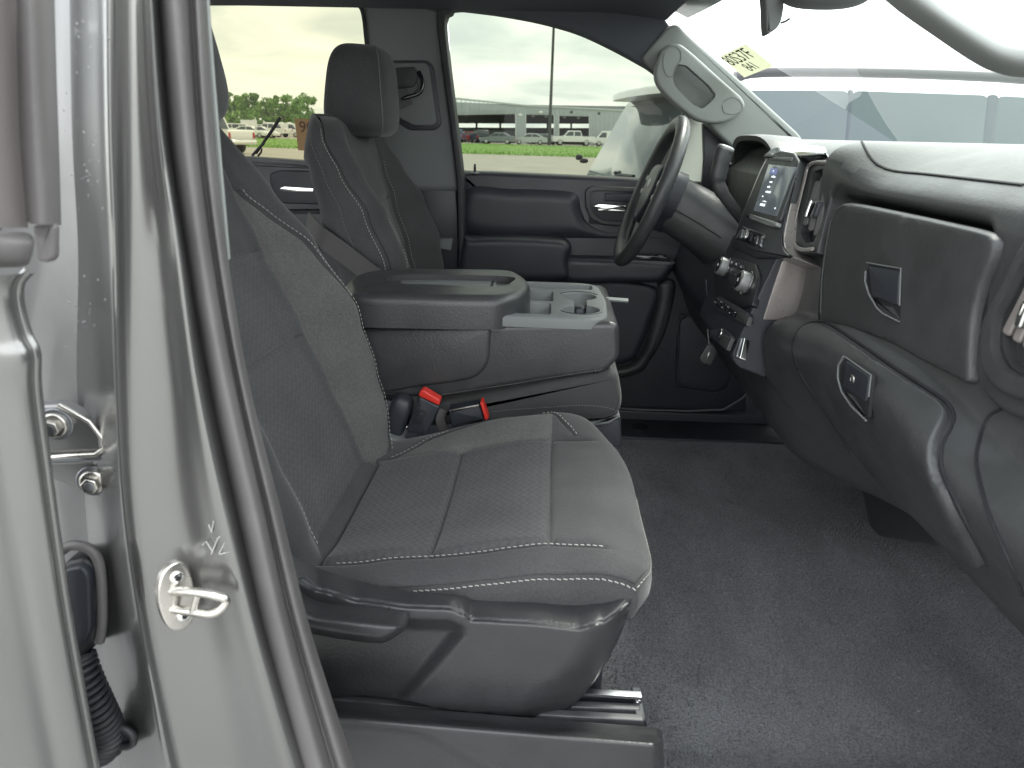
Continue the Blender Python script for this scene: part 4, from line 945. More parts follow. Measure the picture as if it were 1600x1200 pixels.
def floorz(x, y):
    z = .60 + .40*max(0, x-.80)**1.2*1.6 + .045*math.exp(-(y/.20)**2)*sstep(.25, .5, x)*.6
    z += .05*sstep(-.58, -.70, y) if y < -.58 else 0
    z += .004*noise.noise(Vector((x*6, y*6, 3))) + .006*noise.noise(Vector((x*2.2, y*2.2, 1)))
    return z
XA, XB, YA, YB = -1.9, 1.25, -.76, .60
sheet('floor_carpet', lambda a, b: Vector((lerp(XA, XB, a), lerp(YA, YB, b), floorz(lerp(XA, XB, a), lerp(YA, YB, b)))), 180, 90, 'carpet', cab)
# carpet fibres as real tufts in the visible footwell
tv, tf = [], []
rng = random.Random(3)
for k in range(42000):
    x = rng.uniform(-.02, .86); y = rng.uniform(-.74, .58); z = floorz(x, y); h = rng.uniform(.003, .0085)*(1+.5*noise.noise(Vector((x*9, y*9, 0)))); a = rng.uniform(0, 2*PI); lx, ly = rng.gauss(0, .0022), rng.gauss(0, .0022)
    b0 = len(tv); c, s = math.cos(a)*.0011, math.sin(a)*.0011
    tv += [(x-c, y-s, z-.001), (x+c, y+s, z-.001), (x+lx, y+ly, z+h)]; tf.append((b0, b0+1, b0+2))
cf_ = mk('carpet_pile', tv, tf, 'carpet', cab, False, recalc=False); cf_['kind'] = 'stuff'
lv_, lf_ = [], []
for k in range(26):                                    # lint and crumbs on the carpet
    px, py = rng.uniform(1010, 1560), rng.uniform(720, 1150); p = zp(px, py, .612); p.z = floorz(p.x, p.y)+.007; a = rng.uniform(0, PI); l = rng.uniform(.0010, .0035); b0 = len(lv_)
    if k == 0: p = zp(1424, 901, .612); p.z = floorz(p.x, p.y)+.007; a = .2; l = .006
    u_ = Vector((math.cos(a), math.sin(a), .1))*l; v_ = Vector((-math.sin(a), math.cos(a), 0))*.0006
    lv_ += [p-u_-v_, p+u_-v_, p+u_+v_, p-u_+v_, p+Vector((0, 0, .0008))]; lf_ += [(b0, b0+1, b0+4), (b0+1, b0+2, b0+4), (b0+2, b0+3, b0+4), (b0+3, b0, b0+4)]
li_ = mk('lint', lv_, lf_, 'chalk', cab, False); li_['kind'] = 'stuff'
# far footwell: plastic kick mat, drain plug and sill
yslab_ = None
slab('driver_floor_mat', rnd([Vector((-.3, .585, .606)), Vector((.92, .600, .612)), Vector((.92, .80, .612)), Vector((-.3, .80, .606))], .02), (0, 0, 1), .02, 'dark_plastic', cab, .006, 3)
pg = zp(1000, 666, .612); disc('floor_plug', pg, (0, 0, 1), .028, .006, 'cavity', cab, .002, 24)
sl_ = slab('far_sill_plate', rnd([Vector((-.9, .74, .635)), Vector((.80, .74, .640)), Vector((.80, .86, .640)), Vector((-.9, .86, .635))], .01), (0, 0, 1), .05, 'dark_plastic', cab, .006, 4)
tube('sill_edge', [yp(a, b, .735) for a, b in ((960, 637), (1000, 640), (1080, 642), (1130, 640), (1160, 622), (1180, 600))], .003, 'trim_grey', cab, 6)
# wall behind and firewall
slab('firewall', [Vector((1.12, -.9, .55)), Vector((1.12, .9, .55)), Vector((1.12, .9, 1.44)), Vector((1.12, -.9, 1.44))], (-1, 0, 0), .05, 'carpet', cab, .01, 2)
slab('rear_wall', [Vector((-1.95, -.9, .55)), Vector((-1.95, .9, .55)), Vector((-1.95, .85, 1.82)), Vector((-1.95, -.85, 1.82))], (1, 0, 0), .05, 'headliner', cab, .01, 2)
rearseat = box('rear_bench', (-1.55, 0, .95), (.5, 1.3, .30), 'fabric_plain', cab, .06); box('rear_bench_back', (-1.80, 0, 1.25), (.14, 1.3, .62), 'fabric_plain', cab, .05)
# roof lining
def roof(a, b):
    y = lerp(-.74, .70, b); x = lerp(-1.97, .275+.07*(1-(y/.74)**2), a)
    return Vector((x, y, 1.835 - .045*abs((y+.02)/.72)**3 - .02*sstep(.1, .35, x)))
sheet('headliner', roof, 30, 24, 'headliner', cab)
sheet('roof_skin', lambda a, b: roof(a, b)*1.0+Vector((0, (b-.5)*.16, .045)), 30, 24, 'paint', cab)
# far upper trim: side rail, pillars
rail = [(250, -90), (1000, -90), (1046, -30), (1040, 6), (1036, 22), (1046, 40), (1075, 62), (1028, 118), (1012, 106), (960, 77), (905, 51), (860, 38), (830, 31), (780, 22), (740, 17), (714, 14), (690, 20), (660, 12), (560, 5), (450, 4), (250, 4)]
yslab('roof_side_trim', rail, .70, .05, 'headliner', cab, [0, .02, .03, .01, .02, .02, .01, .005, .01, .05, .05, .05, .05, .05, .03, .02, .02, .01, .02, .02, 0], .010, 5)
# far B pillar trim
bp_ = puff('pillar_trim', [(548, -40), (566, 14), (571, 62), (577, 130), (588, 215), (600, 300), (660, 300), (720, 300), (718, 285), (714, 255), (704, 160), (692, 45), (692, 10), (700, -40)], .715, 'trim_grey', cab, 7, .012, .05, 7)
tube('window_seal', cat_([yp(a, b, .712) for a, b in ((548, 4), (562, 10), (568, 26), (572, 62), (577, 110), (582, 160))], 5), .0055, 'black_rubber', cab, 8)
yslab('belt_recess', [(606, 94), (668, 94), (678, 104), (690, 196), (680, 204), (640, 204), (618, 190), (608, 170)], .712, .01, 'door_plastic', bp_, .012, .004, 4)
yslab('belt_cover', [(612, 98), (664, 98), (670, 104), (682, 190), (676, 196), (645, 196), (625, 185), (612, 160)], .7085, .006, 'trim_grey', bp_, .01, .003, 4)
yslab('belt_adjuster', [(612, 106), (648, 104), (654, 122), (646, 136), (612, 140)], .700, .02, 'dash_plastic', bp_, .006, .004, 4)
tube('belt_loop', cat_([yp(654, 112, .69), yp(660, 128, .685), yp(656, 144, .68), yp(640, 151, .675), yp(618, 156, .67)], 6), .006, 'gloss_black', bp_, 10)
tube('belt_loop_shine', cat_([yp(652, 128, .682), yp(653, 138, .679), yp(647, 145, .676)], 4), .0018, 'chrome', bp_, 6)
ribbon('belt_webbing', [yp(640, 150, .678), yp(618, 160, .66), yp(590, 175, .62)], (.004, 0, .022), 'webbing', bp_)
yslab('pillar_lower', [(596, 280), (712, 284), (716, 340), (716, 420), (690, 425), (620, 425)], .722, .04, 'door_plastic', cab, .006, .005, 4)
yslab('belt_guide', [(676, 372), (708, 372), (704, 392), (682, 388)], .712, .012, 'trim_grey', cab, .004, .003, 4)
# dark door seals beside the far pillar
yslab('door_seal', [(690, -40), (682, 24), (690, 100), (701, 180), (710, 250), (714, 300), (716, 400), (717, 600), (726, 600), (725, 400), (724, 300), (721, 262), (711, 180), (701, 100), (695, 44), (697, 24), (706, 14), (712, -40)], .700, .06, 'black_rubber', cab, .004, .004, 4, True)
# far A pillar and grab handle
ap = yslab('pillar_trim', [(1024, 112), (1000, 92), (1044, 40), (1058, 36), (1080, 58), (1160, 128), (1252, 212), (1262, 236), (1150, 236), (1128, 216), (1080, 168)], .690, .05, 'pillar_grey', cab, [.005, .02, .02, .02, .02, .1, .02, .01, .01, .02, .05], .010, 5)
gh = yslab('grab_handle', [(1032, 78), (1046, 68), (1064, 68), (1084, 84), (1130, 126), (1160, 152), (1166, 164), (1158, 178), (1136, 192), (1110, 194), (1086, 188), (1060, 168), (1036, 146), (1024, 128), (1023, 108)], .635, .032, 'pillar_grey', ap, [.01, .01, .01, .02, .05, .02, .012, .012, .02, .02, .03, .03, .03, .02, .02], .010, 6)
kc = yslab('cutter', [(1062, 98), (1076, 100), (1112, 132), (1124, 148), (1116, 158), (1102, 170), (1086, 162), (1060, 136), (1054, 124)], .60, .2, 'cavity', None, .008, .0005, 2)
cut(gh, [kc])
tube('handle_cap_line', cat_([yp(a, b, .6338) for a, b in ((1040, 78), (1052, 72), (1062, 78), (1064, 92), (1056, 104), (1052, 118), (1042, 118), (1036, 100))], 4, True), .0008, 'trim_grey', gh, 5)
tube('handle_cap_line', cat_([yp(a, b, .6338) for a, b in ((1130, 160), (1146, 152), (1158, 160), (1160, 172), (1148, 178), (1132, 176))], 4, True), .0008, 'trim_grey', gh, 5)
yslab('sail_panel', [(1098, 192), (1140, 196), (1150, 236), (1140, 300), (1096, 300), (1100, 250)], .742, .02, 'door_plastic', cab, .004, .003, 3)
# windshield
ws = [yp(1048, -60, .62), Vector((.30, -.74, 1.80)), Vector((1.06, -.80, 1.452)), Vector((1.06, .80, 1.452)), Vector((.30, .70, 1.80))]
def wsf(a, b):
    y = lerp(-.80, .78, b); bow = .10*(1-abs(y/.8)**2)
    return Vector((lerp(.285, 1.02, a)+bow*(.5+.5*a), y*lerp(.90, 1.0, a), lerp(1.80, 1.452, a)+.012*math.sin(PI*a)))
sheet('windshield', wsf, 16, 24, 'glass_front', cab)
sheet('windshield_band', lambda a, b: wsf(-.03+.10*a, b)+Vector((0, 0, .002)), 3, 24, 'black_rubber', cab)
# near A pillar with its grab handle (top right)
na = puff('near_grab_handle', [(1330, -70), (1395, 0), (1470, 55), (1535, 98), (1570, 113), (1610, 120), (1700, 122), (1760, 122), (1760, 60), (1700, 58), (1610, 56), (1575, 51), (1545, 36), (1490, 2), (1440, -40), (1400, -70)], -.700, 'pillar_grey', cab, 30, .026, .012, 6)
# hood and fender outside the windshield
sheet('hood', lambda a, b: Vector((lerp(1.12, 2.45, a), lerp(-.9, .9, b), 1.405-.10*a*a-.10*abs(lerp(-1, 1, b))**4)), 14, 20, 'paint', cab)
# ------------------------------------------------------------------ near B pillar, jamb, seal (left of the picture)
def strip(name, curves, mt, par, n=14, thick=None, angle=60):
    """curves: list of (pixels, Y list or Y) giving edge lines of a swept section, lofted across"""
    rows = []
    for pix, yv in curves:
        P = [yp(a, b, (yv[i] if isinstance(yv, (list, tuple)) else yv)) for i, (a, b) in enumerate(pix)]
        rows.append(cat_(P, 8))
    nr = len(rows[0]); cols = []
    for j in range(nr): cols.append(cat_([r[j] for r in rows], n))
    vs, fs = loft(cols, False); return mk(name, vs, fs, mt, par, True, angle)
HY = (-60, 200, 400, 600, 800, 1000, 1260)
def cv_(xs): return list(zip(xs, HY))
strip('pillar_skin', [(cv_((108, 112, 122, 120, 134, 156, 196)), [-.880, -.880, -.876, -.868, -.866, -.866, -.866]), (cv_((124, 128, 142, 150, 164, 190, 232)), [-.892, -.892, -.890, -.887, -.885, -.885, -.885]), (cv_((150, 154, 163, 172, 184, 212, 258)), -.905),
                      (cv_((170, 172, 180, 184, 196, 226, 276)), -.912), (cv_((190, 192, 196, 200, 210, 240, 300)), -.900), (cv_((204, 208, 220, 232, 250, 290, 360)), -.894), (cv_((218, 228, 250, 268, 286, 330, 392)), -.893),
                      (cv_((226, 240, 264, 290, 320, 370, 430)), -.898), (cv_((234, 252, 282, 310, 352, 400, 470)), -.900), (cv_((244, 262, 292, 324, 368, 418, 500)), -.880), (cv_((262, 278, 306, 340, 386, 440, 520)), -.850)], 'paint', cab, 5)
jy = lambda o: [-.872+o, -.872+o, -.862+o, -.838+o, -.83+o, -.83+o, -.83+o]
strip('pillar_jamb', [(cv_((10, 10, 0, -20, -10, 20, 60)), jy(.05)), (cv_((60, 60, 60, 30, 56, 84, 120)), jy(.010)), (cv_((90, 92, 96, 70, 92, 118, 158)), jy(-.004)), (cv_((108, 112, 122, 120, 134, 156, 196)), [-.880, -.880, -.876, -.868, -.866, -.866, -.866])], 'paint_jamb', cab, 4)
pvs = []; pfs = []
for nm in ('pillar_skin', 'pillar_jamb'):
    me_ = bpy.data.objects[nm].data; b0 = len(pvs); pvs += [v.co.copy() for v in me_.vertices]; pfs += [tuple(i+b0 for i in p.vertices) for p in me_.polygons]
pbvh = BVHTree.FromPolygons(pvs, pfs); dvs, dfs = [], []
for k in range(70):                                    # rain drops left on the pillar
    px, py = (rng0.gauss(135, 16), rng0.uniform(20, 330)) if k < 42 else (rng0.gauss(128, 18), rng0.uniform(420, 560))
    h = pbvh.ray_cast(CAM, ray(px, py).normalized())
    if h[0] is None: continue
    n = h[1] if h[1].dot(ray(px, py)) < 0 else -h[1]; r = rng0.uniform(.0004, .0011); a = n.orthogonal().normalized(); b2 = n.cross(a); b0 = len(dvs)
    for q in range(8): dvs.append(h[0]+(a*math.cos(q*PI/4)+b2*math.sin(q*PI/4))*r)
    for q in range(8): dvs.append(h[0]+(a*math.cos(q*PI/4)+b2*math.sin(q*PI/4))*r*.6+n*r*.45)
    dvs.append(h[0]+n*r*.6)
    for q in range(8): p2 = (q+1) % 8; dfs += [(b0+q, b0+p2, b0+8+p2, b0+8+q), (b0+8+q, b0+8+p2, b0+16)]
mat('water', (.19, .195, .205), .12, metal=.6, coat=.6); wd_ = mk('water_drops', dvs, dfs, 'water', cab, True, 80); wd_['kind'] = 'stuff'
# weatherstrip: rounded rubber bulb and lips
ws_c = [((240, 262, 288, 326, 366, 408, 470), -.870), ((254, 276, 304, 340, 384, 428, 496), -.888), ((272, 292, 318, 354, 400, 446, 518), -.890), ((288, 305, 330, 366, 412, 458, 532), -.876), ((296, 312, 336, 371, 417, 464, 540), -.868),
        ((303, 319, 342, 377, 424, 472, 550), -.876), ((312, 327, 350, 384, 432, 482, 562), -.870), ((320, 334, 356, 390, 440, 490, 575), -.850)]
strip('weatherstrip', [(cv_(xs), y) for xs, y in ws_c], 'rubber', cab, 5)
yslab('pillar_trim_edge', [(312, -40), (322, -40), (332, 100), (345, 260), (358, 406), (350, 408), (338, 300), (323, 130)], -.842, .003, 'pillar_grey', cab, .001, .001, 3)
# inner part of the pillar that shades the seat
slab('pillar_inner', [Vector((-.60, -.80, .5)), Vector((-.40, -.80, .5)), Vector((-.47, -.78, 1.85)), Vector((-.66, -.78, 1.85))], (0, -1, 0), .05, 'dark_plastic', cab, .005, 2)
# sill below the seat
def sill_y(px, py, d):
    top = lerp(1118, 1162, (px-500)/535.0); v = py-top; y = -.785 + max(0, -v)*.0030 + .004*max(0, 1-abs(v)/7)**2
    cx = 640+(py-1130)*1.75; y += .012*(1-sstep(-40, 25, px-cx))*sstep(4, 22, v); y += .03*max(0, 1-(1036-px)/16)**2
    return y
relief('sill_trim', [(440, 1096), (500, 1104), (640, 1117), (800, 1131), (1026, 1148), (1036, 1156), (1038, 1200), (1040, 1320), (440, 1320)], sill_y, 'shield_plastic', cab, 6, 1, False, .012, [[(446, 1114), (500, 1118), (1034, 1162)]])
sheet('outer_sill', lambda a, b: Vector((lerp(-.6, 1.2, a), lerp(-.80, -.97, b), .63-.12*b**2)), 12, 8, 'paint', cab)
# opened front door, hinged right, out of frame; put in to shade dash and pillar
FD = Vector((-.34, -.94, 0)); FN = Vector((-.94, .34, 0)); FH = Vector((1.06, -.985, 0))
def fdp(u, z, o=0.0): return FH+FD*u+FN*o+Vector((0, 0, z))
fdr = slab('front_door', rnd([fdp(0, .62), fdp(0, 1.33), fdp(1.12, 1.35), fdp(1.14, .62)], .06), FN, .13, 'door_plastic', cab, .02, 4)
slab('door_skin', rnd([fdp(0, .60, -.132), fdp(0, 1.34, -.132), fdp(1.14, 1.36, -.132), fdp(1.16, .60, -.132)], .06), -FN, .012, 'paint', fdr, .004, 3)
tube('window_frame', cat_([fdp(.0, 1.34, -.06), fdp(.25, 1.55, -.05), fdp(.60, 1.76, -.03), fdp(1.05, 1.80, -.03), fdp(1.13, 1.74, -.03), fdp(1.12, 1.34, -.06)], 5), .022, 'black_rubber', fdr, 8)
slab('armrest', rnd([fdp(.30, .98, .05), fdp(.30, 1.06, .05), fdp(1.0, 1.06, .05), fdp(1.0, .98, .05)], .02), FN, .05, 'dark_plastic', fdr, .015, 4)
# striker
sk = disc('striker_plate', yp(282, 930, -.905), Vector((.25, -1, .05)), .024, .006, 'steel', cab, .002, 28, .042) if False else None
SKN = Vector((.78, -.62, .06)).normalized(); SKC = yp(274, 930, -.908)+Vector((.004, -.003, 0)); sa = SKN.cross(Vector((0, 0, 1))).normalized(); su = sa.cross(SKN).normalized()
if su.z < 0: su = -su
if sa.x < 0: sa = -sa
skl = [SKC + sa*u + su*v for u, v in ((-.008, .030), (.006, .034), (.014, .022), (.016, 0), (.014, -.022), (.004, -.034), (-.010, -.030), (-.016, -.012), (-.016, .012))]
sk = slab('striker_plate', cat_(skl, 5, True), SKN, .007, 'steel', cab, .002, 4)
tube('striker_loop', cat_([SKC+sa*-.004+su*.008+SKN*-.002, SKC+sa*.006+su*.010+SKN*.016, SKC+sa*.018+su*.008+SKN*.034, SKC+sa*.026+su*.0+SKN*.040, SKC+sa*.016+su*-.010+SKN*.034, SKC+sa*.004+su*-.010+SKN*.016, SKC+sa*-.006+su*-.010+SKN*-.002], 6), .0042, 'steel', sk, 12)
tube('striker_brace', [SKC+sa*.010+su*.010+SKN*.022, SKC+sa*.004+su*-.010+SKN*.018], .0036, 'steel', sk, 10)
for v in (.020, -.020):
    sc1 = disc('striker_screw', SKC+su*v+sa*.002+SKN*.003, SKN, .0062, .004, 'chrome', sk, .0015, 16); disc('screw_socket', SKC+su*v+sa*.002+SKN*.0033, SKN, .0030, .002, 'cavity', sk, .0003, 6)
# hinge leaves with bolts
HN = Vector((.25, -.95, 0)).normalized()
hg = yslab('hinge_leaf', [(40, 634), (96, 632), (140, 658), (163, 686), (166, 706), (150, 712), (60, 712), (40, 715)], -.885, .012, 'paint_jamb', cab, [.002, .006, .02, .012, .006, .006, .002, .002], .004, 5)
hf = yslab('hinge_leaf', [(60, 722), (120, 720), (170, 716), (176, 745), (168, 768), (140, 772), (100, 756), (62, 742)], -.878, .012, 'paint_jamb', cab, [.002, .004, .006, .012, .012, .01, .01, .002], .003, 5)
tube('hinge_edge', [yp(92, 633, -.888), yp(140, 659, -.888), yp(160, 684, -.888), yp(164, 700, -.888), yp(150, 710, -.888), yp(110, 712, -.888), yp(66, 716, -.888)], .0022, 'steel', hg, 8)
tube('hinge_pin', [yp(60, 717, -.884), yp(172, 714, -.884)], .0036, 'dull_steel', hg, 8)
for (px, py), pr in (((85, 664), hg), ((146, 752), hf)):
    c = yp(px, py, -.889 if pr is hg else -.882)
    disc('bolt_washer', c, HN, .0150, .003, 'dull_steel', pr, .001, 28); disc('bolt_flange', c+HN*.004, HN, .0115, .005, 'steel', pr, .002, 24)
    disc('bolt_head', c+HN*.012, HN, .0078, .010, 'steel', pr, .0012, 6); disc('bolt_recess', c+HN*.0123, HN, .0045, .001, 'dull_steel', pr, .0003, 16)
# wiring boot between the pillar and the rear door
wl = empty('wiring_conduit', yp(130, 1000, -.87), 'black ribbed door wiring conduit in the rear door gap', 'conduit')
P = cat_([yp(118, 1030, -.90), yp(130, 1065, -.905), yp(146, 1100, -.905), yp(160, 1130, -.90), yp(166, 1152, -.895), yp(158, 1168, -.89), yp(176, 1165, -.87)], 8)
tube('core', P, .013, 'black_rubber', wl, 12)
for k in range(0, len(P)-8, 2):
    t = (P[k+1]-P[k]).normalized(); a = t.orthogonal().normalized(); b = t.cross(a)
    tube('rib', [P[k]+(a*math.cos(q)+b*math.sin(q))*.0165 for q in [2*PI*i/18 for i in range(19)]], .0026, 'black_rubber', wl, 6)
yslab('plug', [(96, 880), (130, 872), (146, 890), (150, 940), (148, 1000), (134, 1028), (112, 1030), (98, 960)], -.892, .03, 'black_rubber', wl, .008, .006, 5)
yslab('plug_latch', [(100, 890), (126, 886), (138, 900), (140, 985), (128, 1010), (112, 1005)], -.899, .01, 'dark_plastic', wl, .005, .003, 4)
tube('plug_frame', cat_([yp(a, b, -.888) for a, b in ((94, 862), (112, 852), (140, 858), (156, 884), (160, 960), (156, 1002))], 5), .005, 'rubber', wl, 8)
disc('grommet_hole', yp(190, 1152, -.895), (.2, -1, 0), .010, .003, 'cavity', wl, .001, 24); tube('grommet', [yp(190, 1152, -.897)+Vector((.013*math.cos(q), 0, .012*math.sin(q))) for q in [2*PI*i/28 for i in range(29)]], .0042, 'black_rubber', wl, 8)
# chalk scribble on the pillar
for pts in (((316, 852), (322, 846), (332, 862)), ((330, 866), (340, 842), (344, 838)), ((342, 866), (352, 846), (360, 862), (344, 866)), ((326, 820), (330, 832), (334, 814))):
    tube('chalk_mark', [yp(a, b, -.9005) for a, b in pts], .0006, 'chalk', cab, 4)

# ------------------------------------------------------------------ near rear door, swung open (left edge of the picture)
rd = empty('rear_passenger_door', (-.55, -1.0, .6), 'opened silver rear door edge with tinted window at the left picture border', 'car door')
DDIR = Vector((-.80, -.60, 0)).normalized()
def edge_door(pix, y0, ext=.5):
    P = cat_([yp(a, b, y0) for a, b in pix], 8); return P
P1 = edge_door([(30, 428), (14, 448), (13, 480), (26, 530), (40, 562), (42, 620), (58, 740), (84, 920), (108, 1060), (146, 1260)], -.975)
def door_skin(P, name, mt, off=(0, 0, 0)):
    prof = [(Vector((-.012, .030, 0)), 0), (Vector((-.004, .014, 0)), 0), (Vector((0, .004, 0)), 0), (Vector((-.003, -.001, 0)), 0), (DDIR*.014+Vector((0, .002, 0)), 0), (DDIR*.024+Vector((0, .004, 0)), 0), (DDIR*.036+Vector((0, .000, 0)), 0), (DDIR*.07, 0), (DDIR*.15, 0), (DDIR*.30, 0), (DDIR*.60, 0)]
    rings = [[p+o for o, _ in prof] for p in P]; rings = [cat_(r, 4) for r in rings]
    vs, fs = loft(rings, False); return mk(name, vs, fs, mt, rd, True, 60)
dsk = door_skin(P1, 'door_skin', 'paint')
tube('hem_flange', [p+Vector((-.004, .016, 0)) for p in P1], .004, 'paint', rd, 8)
strip('inner_edge', [([(40, 440), (24, 470), (34, 520), (52, 566), (56, 640), (74, 760), (102, 940), (126, 1080), (160, 1260)], -.95), ([(30, 440), (10, 470), (20, 520), (40, 566), (46, 640), (60, 760), (88, 940), (112, 1080), (150, 1260)], -.935), ([(-30, 440), (-40, 470), (-40, 520), (-30, 566), (-20, 640), (0, 760), (20, 940), (40, 1080), (60, 1260)], -.93)], 'paint_jamb', rd, 4)
strip('window_frame', [([(26, -60), (28, 100), (32, 220), (42, 345)], -.975), ([(34, -60), (36, 100), (42, 220), (50, 350)], -.985), ([(50, -60), (54, 100), (60, 220), (68, 350)], -.985), ([(64, -60), (68, 100), (74, 220), (82, 352)], -.975), ([(76, -60), (80, 100), (84, 220), (88, 352)], -.955), ([(84, -60), (88, 100), (92, 220), (96, 352)], -.93)], 'rubber', rd, 4)
yslab('frame_foot', [(48, 350), (84, 350), (84, 404), (72, 412), (54, 408)], -.972, .006, 'rubber', rd, .004, .003, 4)
gl = strip('door_glass', [([(-260, -60), (-260, 100), (-250, 220), (-240, 356)], -1.10), ([(-100, -60), (-100, 100), (-90, 220), (-80, 356)], -1.03), ([(28, -60), (30, 100), (34, 220), (44, 356)], -.972)], 'rubber', rd, 6)
mat('dark_door_glass', (.20, .185, .18), .12, coat=.6, spec=.7); gl.data.materials[0] = M('dark_door_glass')
strip('belt_molding', [([(-200, 352), (-60, 356), (30, 362), (48, 366)], [-1.08, -1.01, -.98, -.972]), ([(-200, 368), (-60, 372), (34, 376), (54, 380)], [-1.09, -1.02, -.99, -.980]), ([(-200, 400), (-60, 404), (30, 408), (46, 410)], [-1.09, -1.02, -.99, -.980]), ([(-200, 416), (-60, 418), (20, 418), (36, 416)], [-1.08, -1.01, -.98, -.972])], 'rubber', rd, 4)

# ------------------------------------------------------------------ driver door
dd = empty('driver_door', (.2, .8, .65), 'closed dark driver door panel with armrest, chrome pull and tall window', 'car door', None)
pan = yslab('door_panel', [(716, 268), (760, 268), (1000, 279), (1120, 292), (1160, 300), (1170, 660), (960, 645), (716, 640)], .775, .06, 'door_plastic', dd, [.01, .02, .02, .02, .02, .02, .02, .01], .016, 6)
puff('upper_bolster', [(728, 294), (800, 293), (880, 296), (904, 304), (911, 330), (924, 350), (960, 362), (1060, 368), (1060, 374), (880, 374), (728, 366)], .762, 'door_plastic', dd, 22, .016, .02)
kc = None
hr = yslab('handle_bezel', [(914, 296), (926, 290), (1010, 294), (1010, 356), (940, 352), (922, 342), (914, 322)], .760, .02, 'dash_plastic', dd, .012, .005, 5)
kc = yslab('cutter', [(922, 302), (930, 298), (1004, 300), (1004, 350), (945, 347), (930, 338), (922, 324)], .74, .035, 'cavity', None, .008, .0005, 2); cut(hr, [kc])
yslab('handle_well', [(918, 298), (1008, 298), (1008, 354), (920, 350)], .7745, .002, 'door_plastic', hr, 0, .0005, 2)
yslab('inner_pull', [(926, 322), (936, 318), (978, 321), (978, 331), (934, 330)], .757, .010, 'chrome', hr, .004, .003, 4)
yslab('lock_switch', [(945, 302), (1000, 303), (1000, 316), (945, 314)], .762, .01, 'dark_plastic', hr, .003, .002, 3)
puff('armrest', [(722, 374), (740, 371), (800, 370), (872, 374), (888, 380), (893, 390), (888, 408), (885, 438), (800, 440), (722, 438)], .690, 'door_plastic', dd, 10, .018, .085)
puff('pull_cup', [(886, 405), (900, 404), (960, 405), (1046, 409), (1054, 414), (1044, 430), (1028, 441), (960, 441), (886, 440)], .700, 'door_plastic', dd, 7, .010, .075)
wsb = yslab('switch_plate', [(985, 398), (1042, 402), (1048, 409), (985, 406)], .712, .05, 'gloss_black', dd, .003, .002, 3)
for k in range(4): box('window_switch', yp(996+12*k, 401.5+.6*k, .735)+Vector((0, 0, .004)), (.014, .02, .008), 'dull_steel' if k % 2 else 'dark_plastic', wsb, .002)
puff('map_pocket_rim', [(1030, 440), (1054, 440), (1052, 472), (1036, 528), (1014, 566), (1000, 582), (962, 592), (940, 590), (940, 576), (966, 575), (988, 568), (1006, 546), (1020, 500), (1028, 465)], .735, 'dash_plastic', dd, 9, .016, .05)
puff('map_pocket', [(900, 447), (1024, 447), (1018, 500), (1002, 544), (982, 566), (900, 572)], .766, 'dark_plastic', dd, 8, .01, .02)
spk = yslab('speaker_grille', [(1062, 502), (1074, 494), (1140, 498), (1142, 590), (1120, 612), (1070, 606), (1058, 596)], .764, .02, 'dark_plastic', dd, .014, .005, 5)
tube('speaker_frame', cat_([yp(a, b, .762) for a, b in ((1062, 502), (1074, 494), (1140, 498), (1142, 590), (1120, 612), (1070, 606), (1058, 596))], 4, True), .003, 'door_plastic', spk, 6)
gw = [(700, 30), (698, 22), (712, 10), (760, 12), (840, 28), (920, 52), (1010, 100), (1040, 130), (1110, 190), (1112, 300), (716, 290)]
mk('window_glass', [yp(a, b, .795) for a, b in gw], [tuple(range(len(gw)))], 'glass_door', dd, False)
lk_ = tube('lock_knob', [yp(742, 274, .778), yp(742, 262, .778), yp(742, 256, .778)], [.0042, .0040, .0028], 'black_rubber', dd, 10)
disc('lock_knob_ring', yp(742, 269, .778), (0, 0, 1), .013, .004, 'trim_grey', dd, .001, 20)
tube('outer_belt_trim', [yp(716, 269, .80), yp(1120, 288, .80)], .006, 'black_rubber', dd, 8)
sheet('door_outer_skin', lambda a, b: Vector((lerp(-.35, .95, a), .90-.05*(1-b)**2, lerp(.55, 1.345, b))), 10, 8, 'paint', dd)
# far outer mirror seen through the glass
# ------------------------------------------------------------------ rear door on the far side
rr_ = empty('rear_driver_door', (-.9, .8, .65), 'dark rear door panel with chrome pull behind the front seats, tinted window above', 'car door')
yslab('door_panel', [(200, 244), (395, 248), (480, 256), (560, 260), (600, 262), (600, 640), (200, 640)], .770, .06, 'door_plastic', rr_, .01, .012, 5)
hr2 = yslab('handle_bezel', [(420, 272), (436, 266), (520, 268), (520, 320), (440, 318), (426, 306)], .760, .01, 'dark_plastic', rr_, .008, .004, 4)
yslab('inner_pull', [(436, 294), (444, 291), (490, 294), (490, 300), (442, 299)], .752, .010, 'chrome', hr2, .002, .002, 4)
yslab('armrest', [(400, 330), (520, 330), (520, 380), (440, 400), (400, 380)], .70, .07, 'door_plastic', rr_, .02, .012, 5)
mk('window_glass', [yp(a, b, .795) for a, b in ((180, -4), (560, -4), (576, 20), (590, 280), (180, 280))], [(0, 1, 2, 3, 4)], 'glass_rear', rr_, False)
tube('belt_trim', [yp(200, 245, .775), yp(395, 249, .775), yp(600, 264, .775)], .010, 'trim_grey', rr_, 8)
sheet('door_outer_skin', lambda a, b: Vector((lerp(-1.4, -.35, a), .90-.05*(1-b)**2, lerp(.55, 1.345, b))), 10, 8, 'paint', rr_)

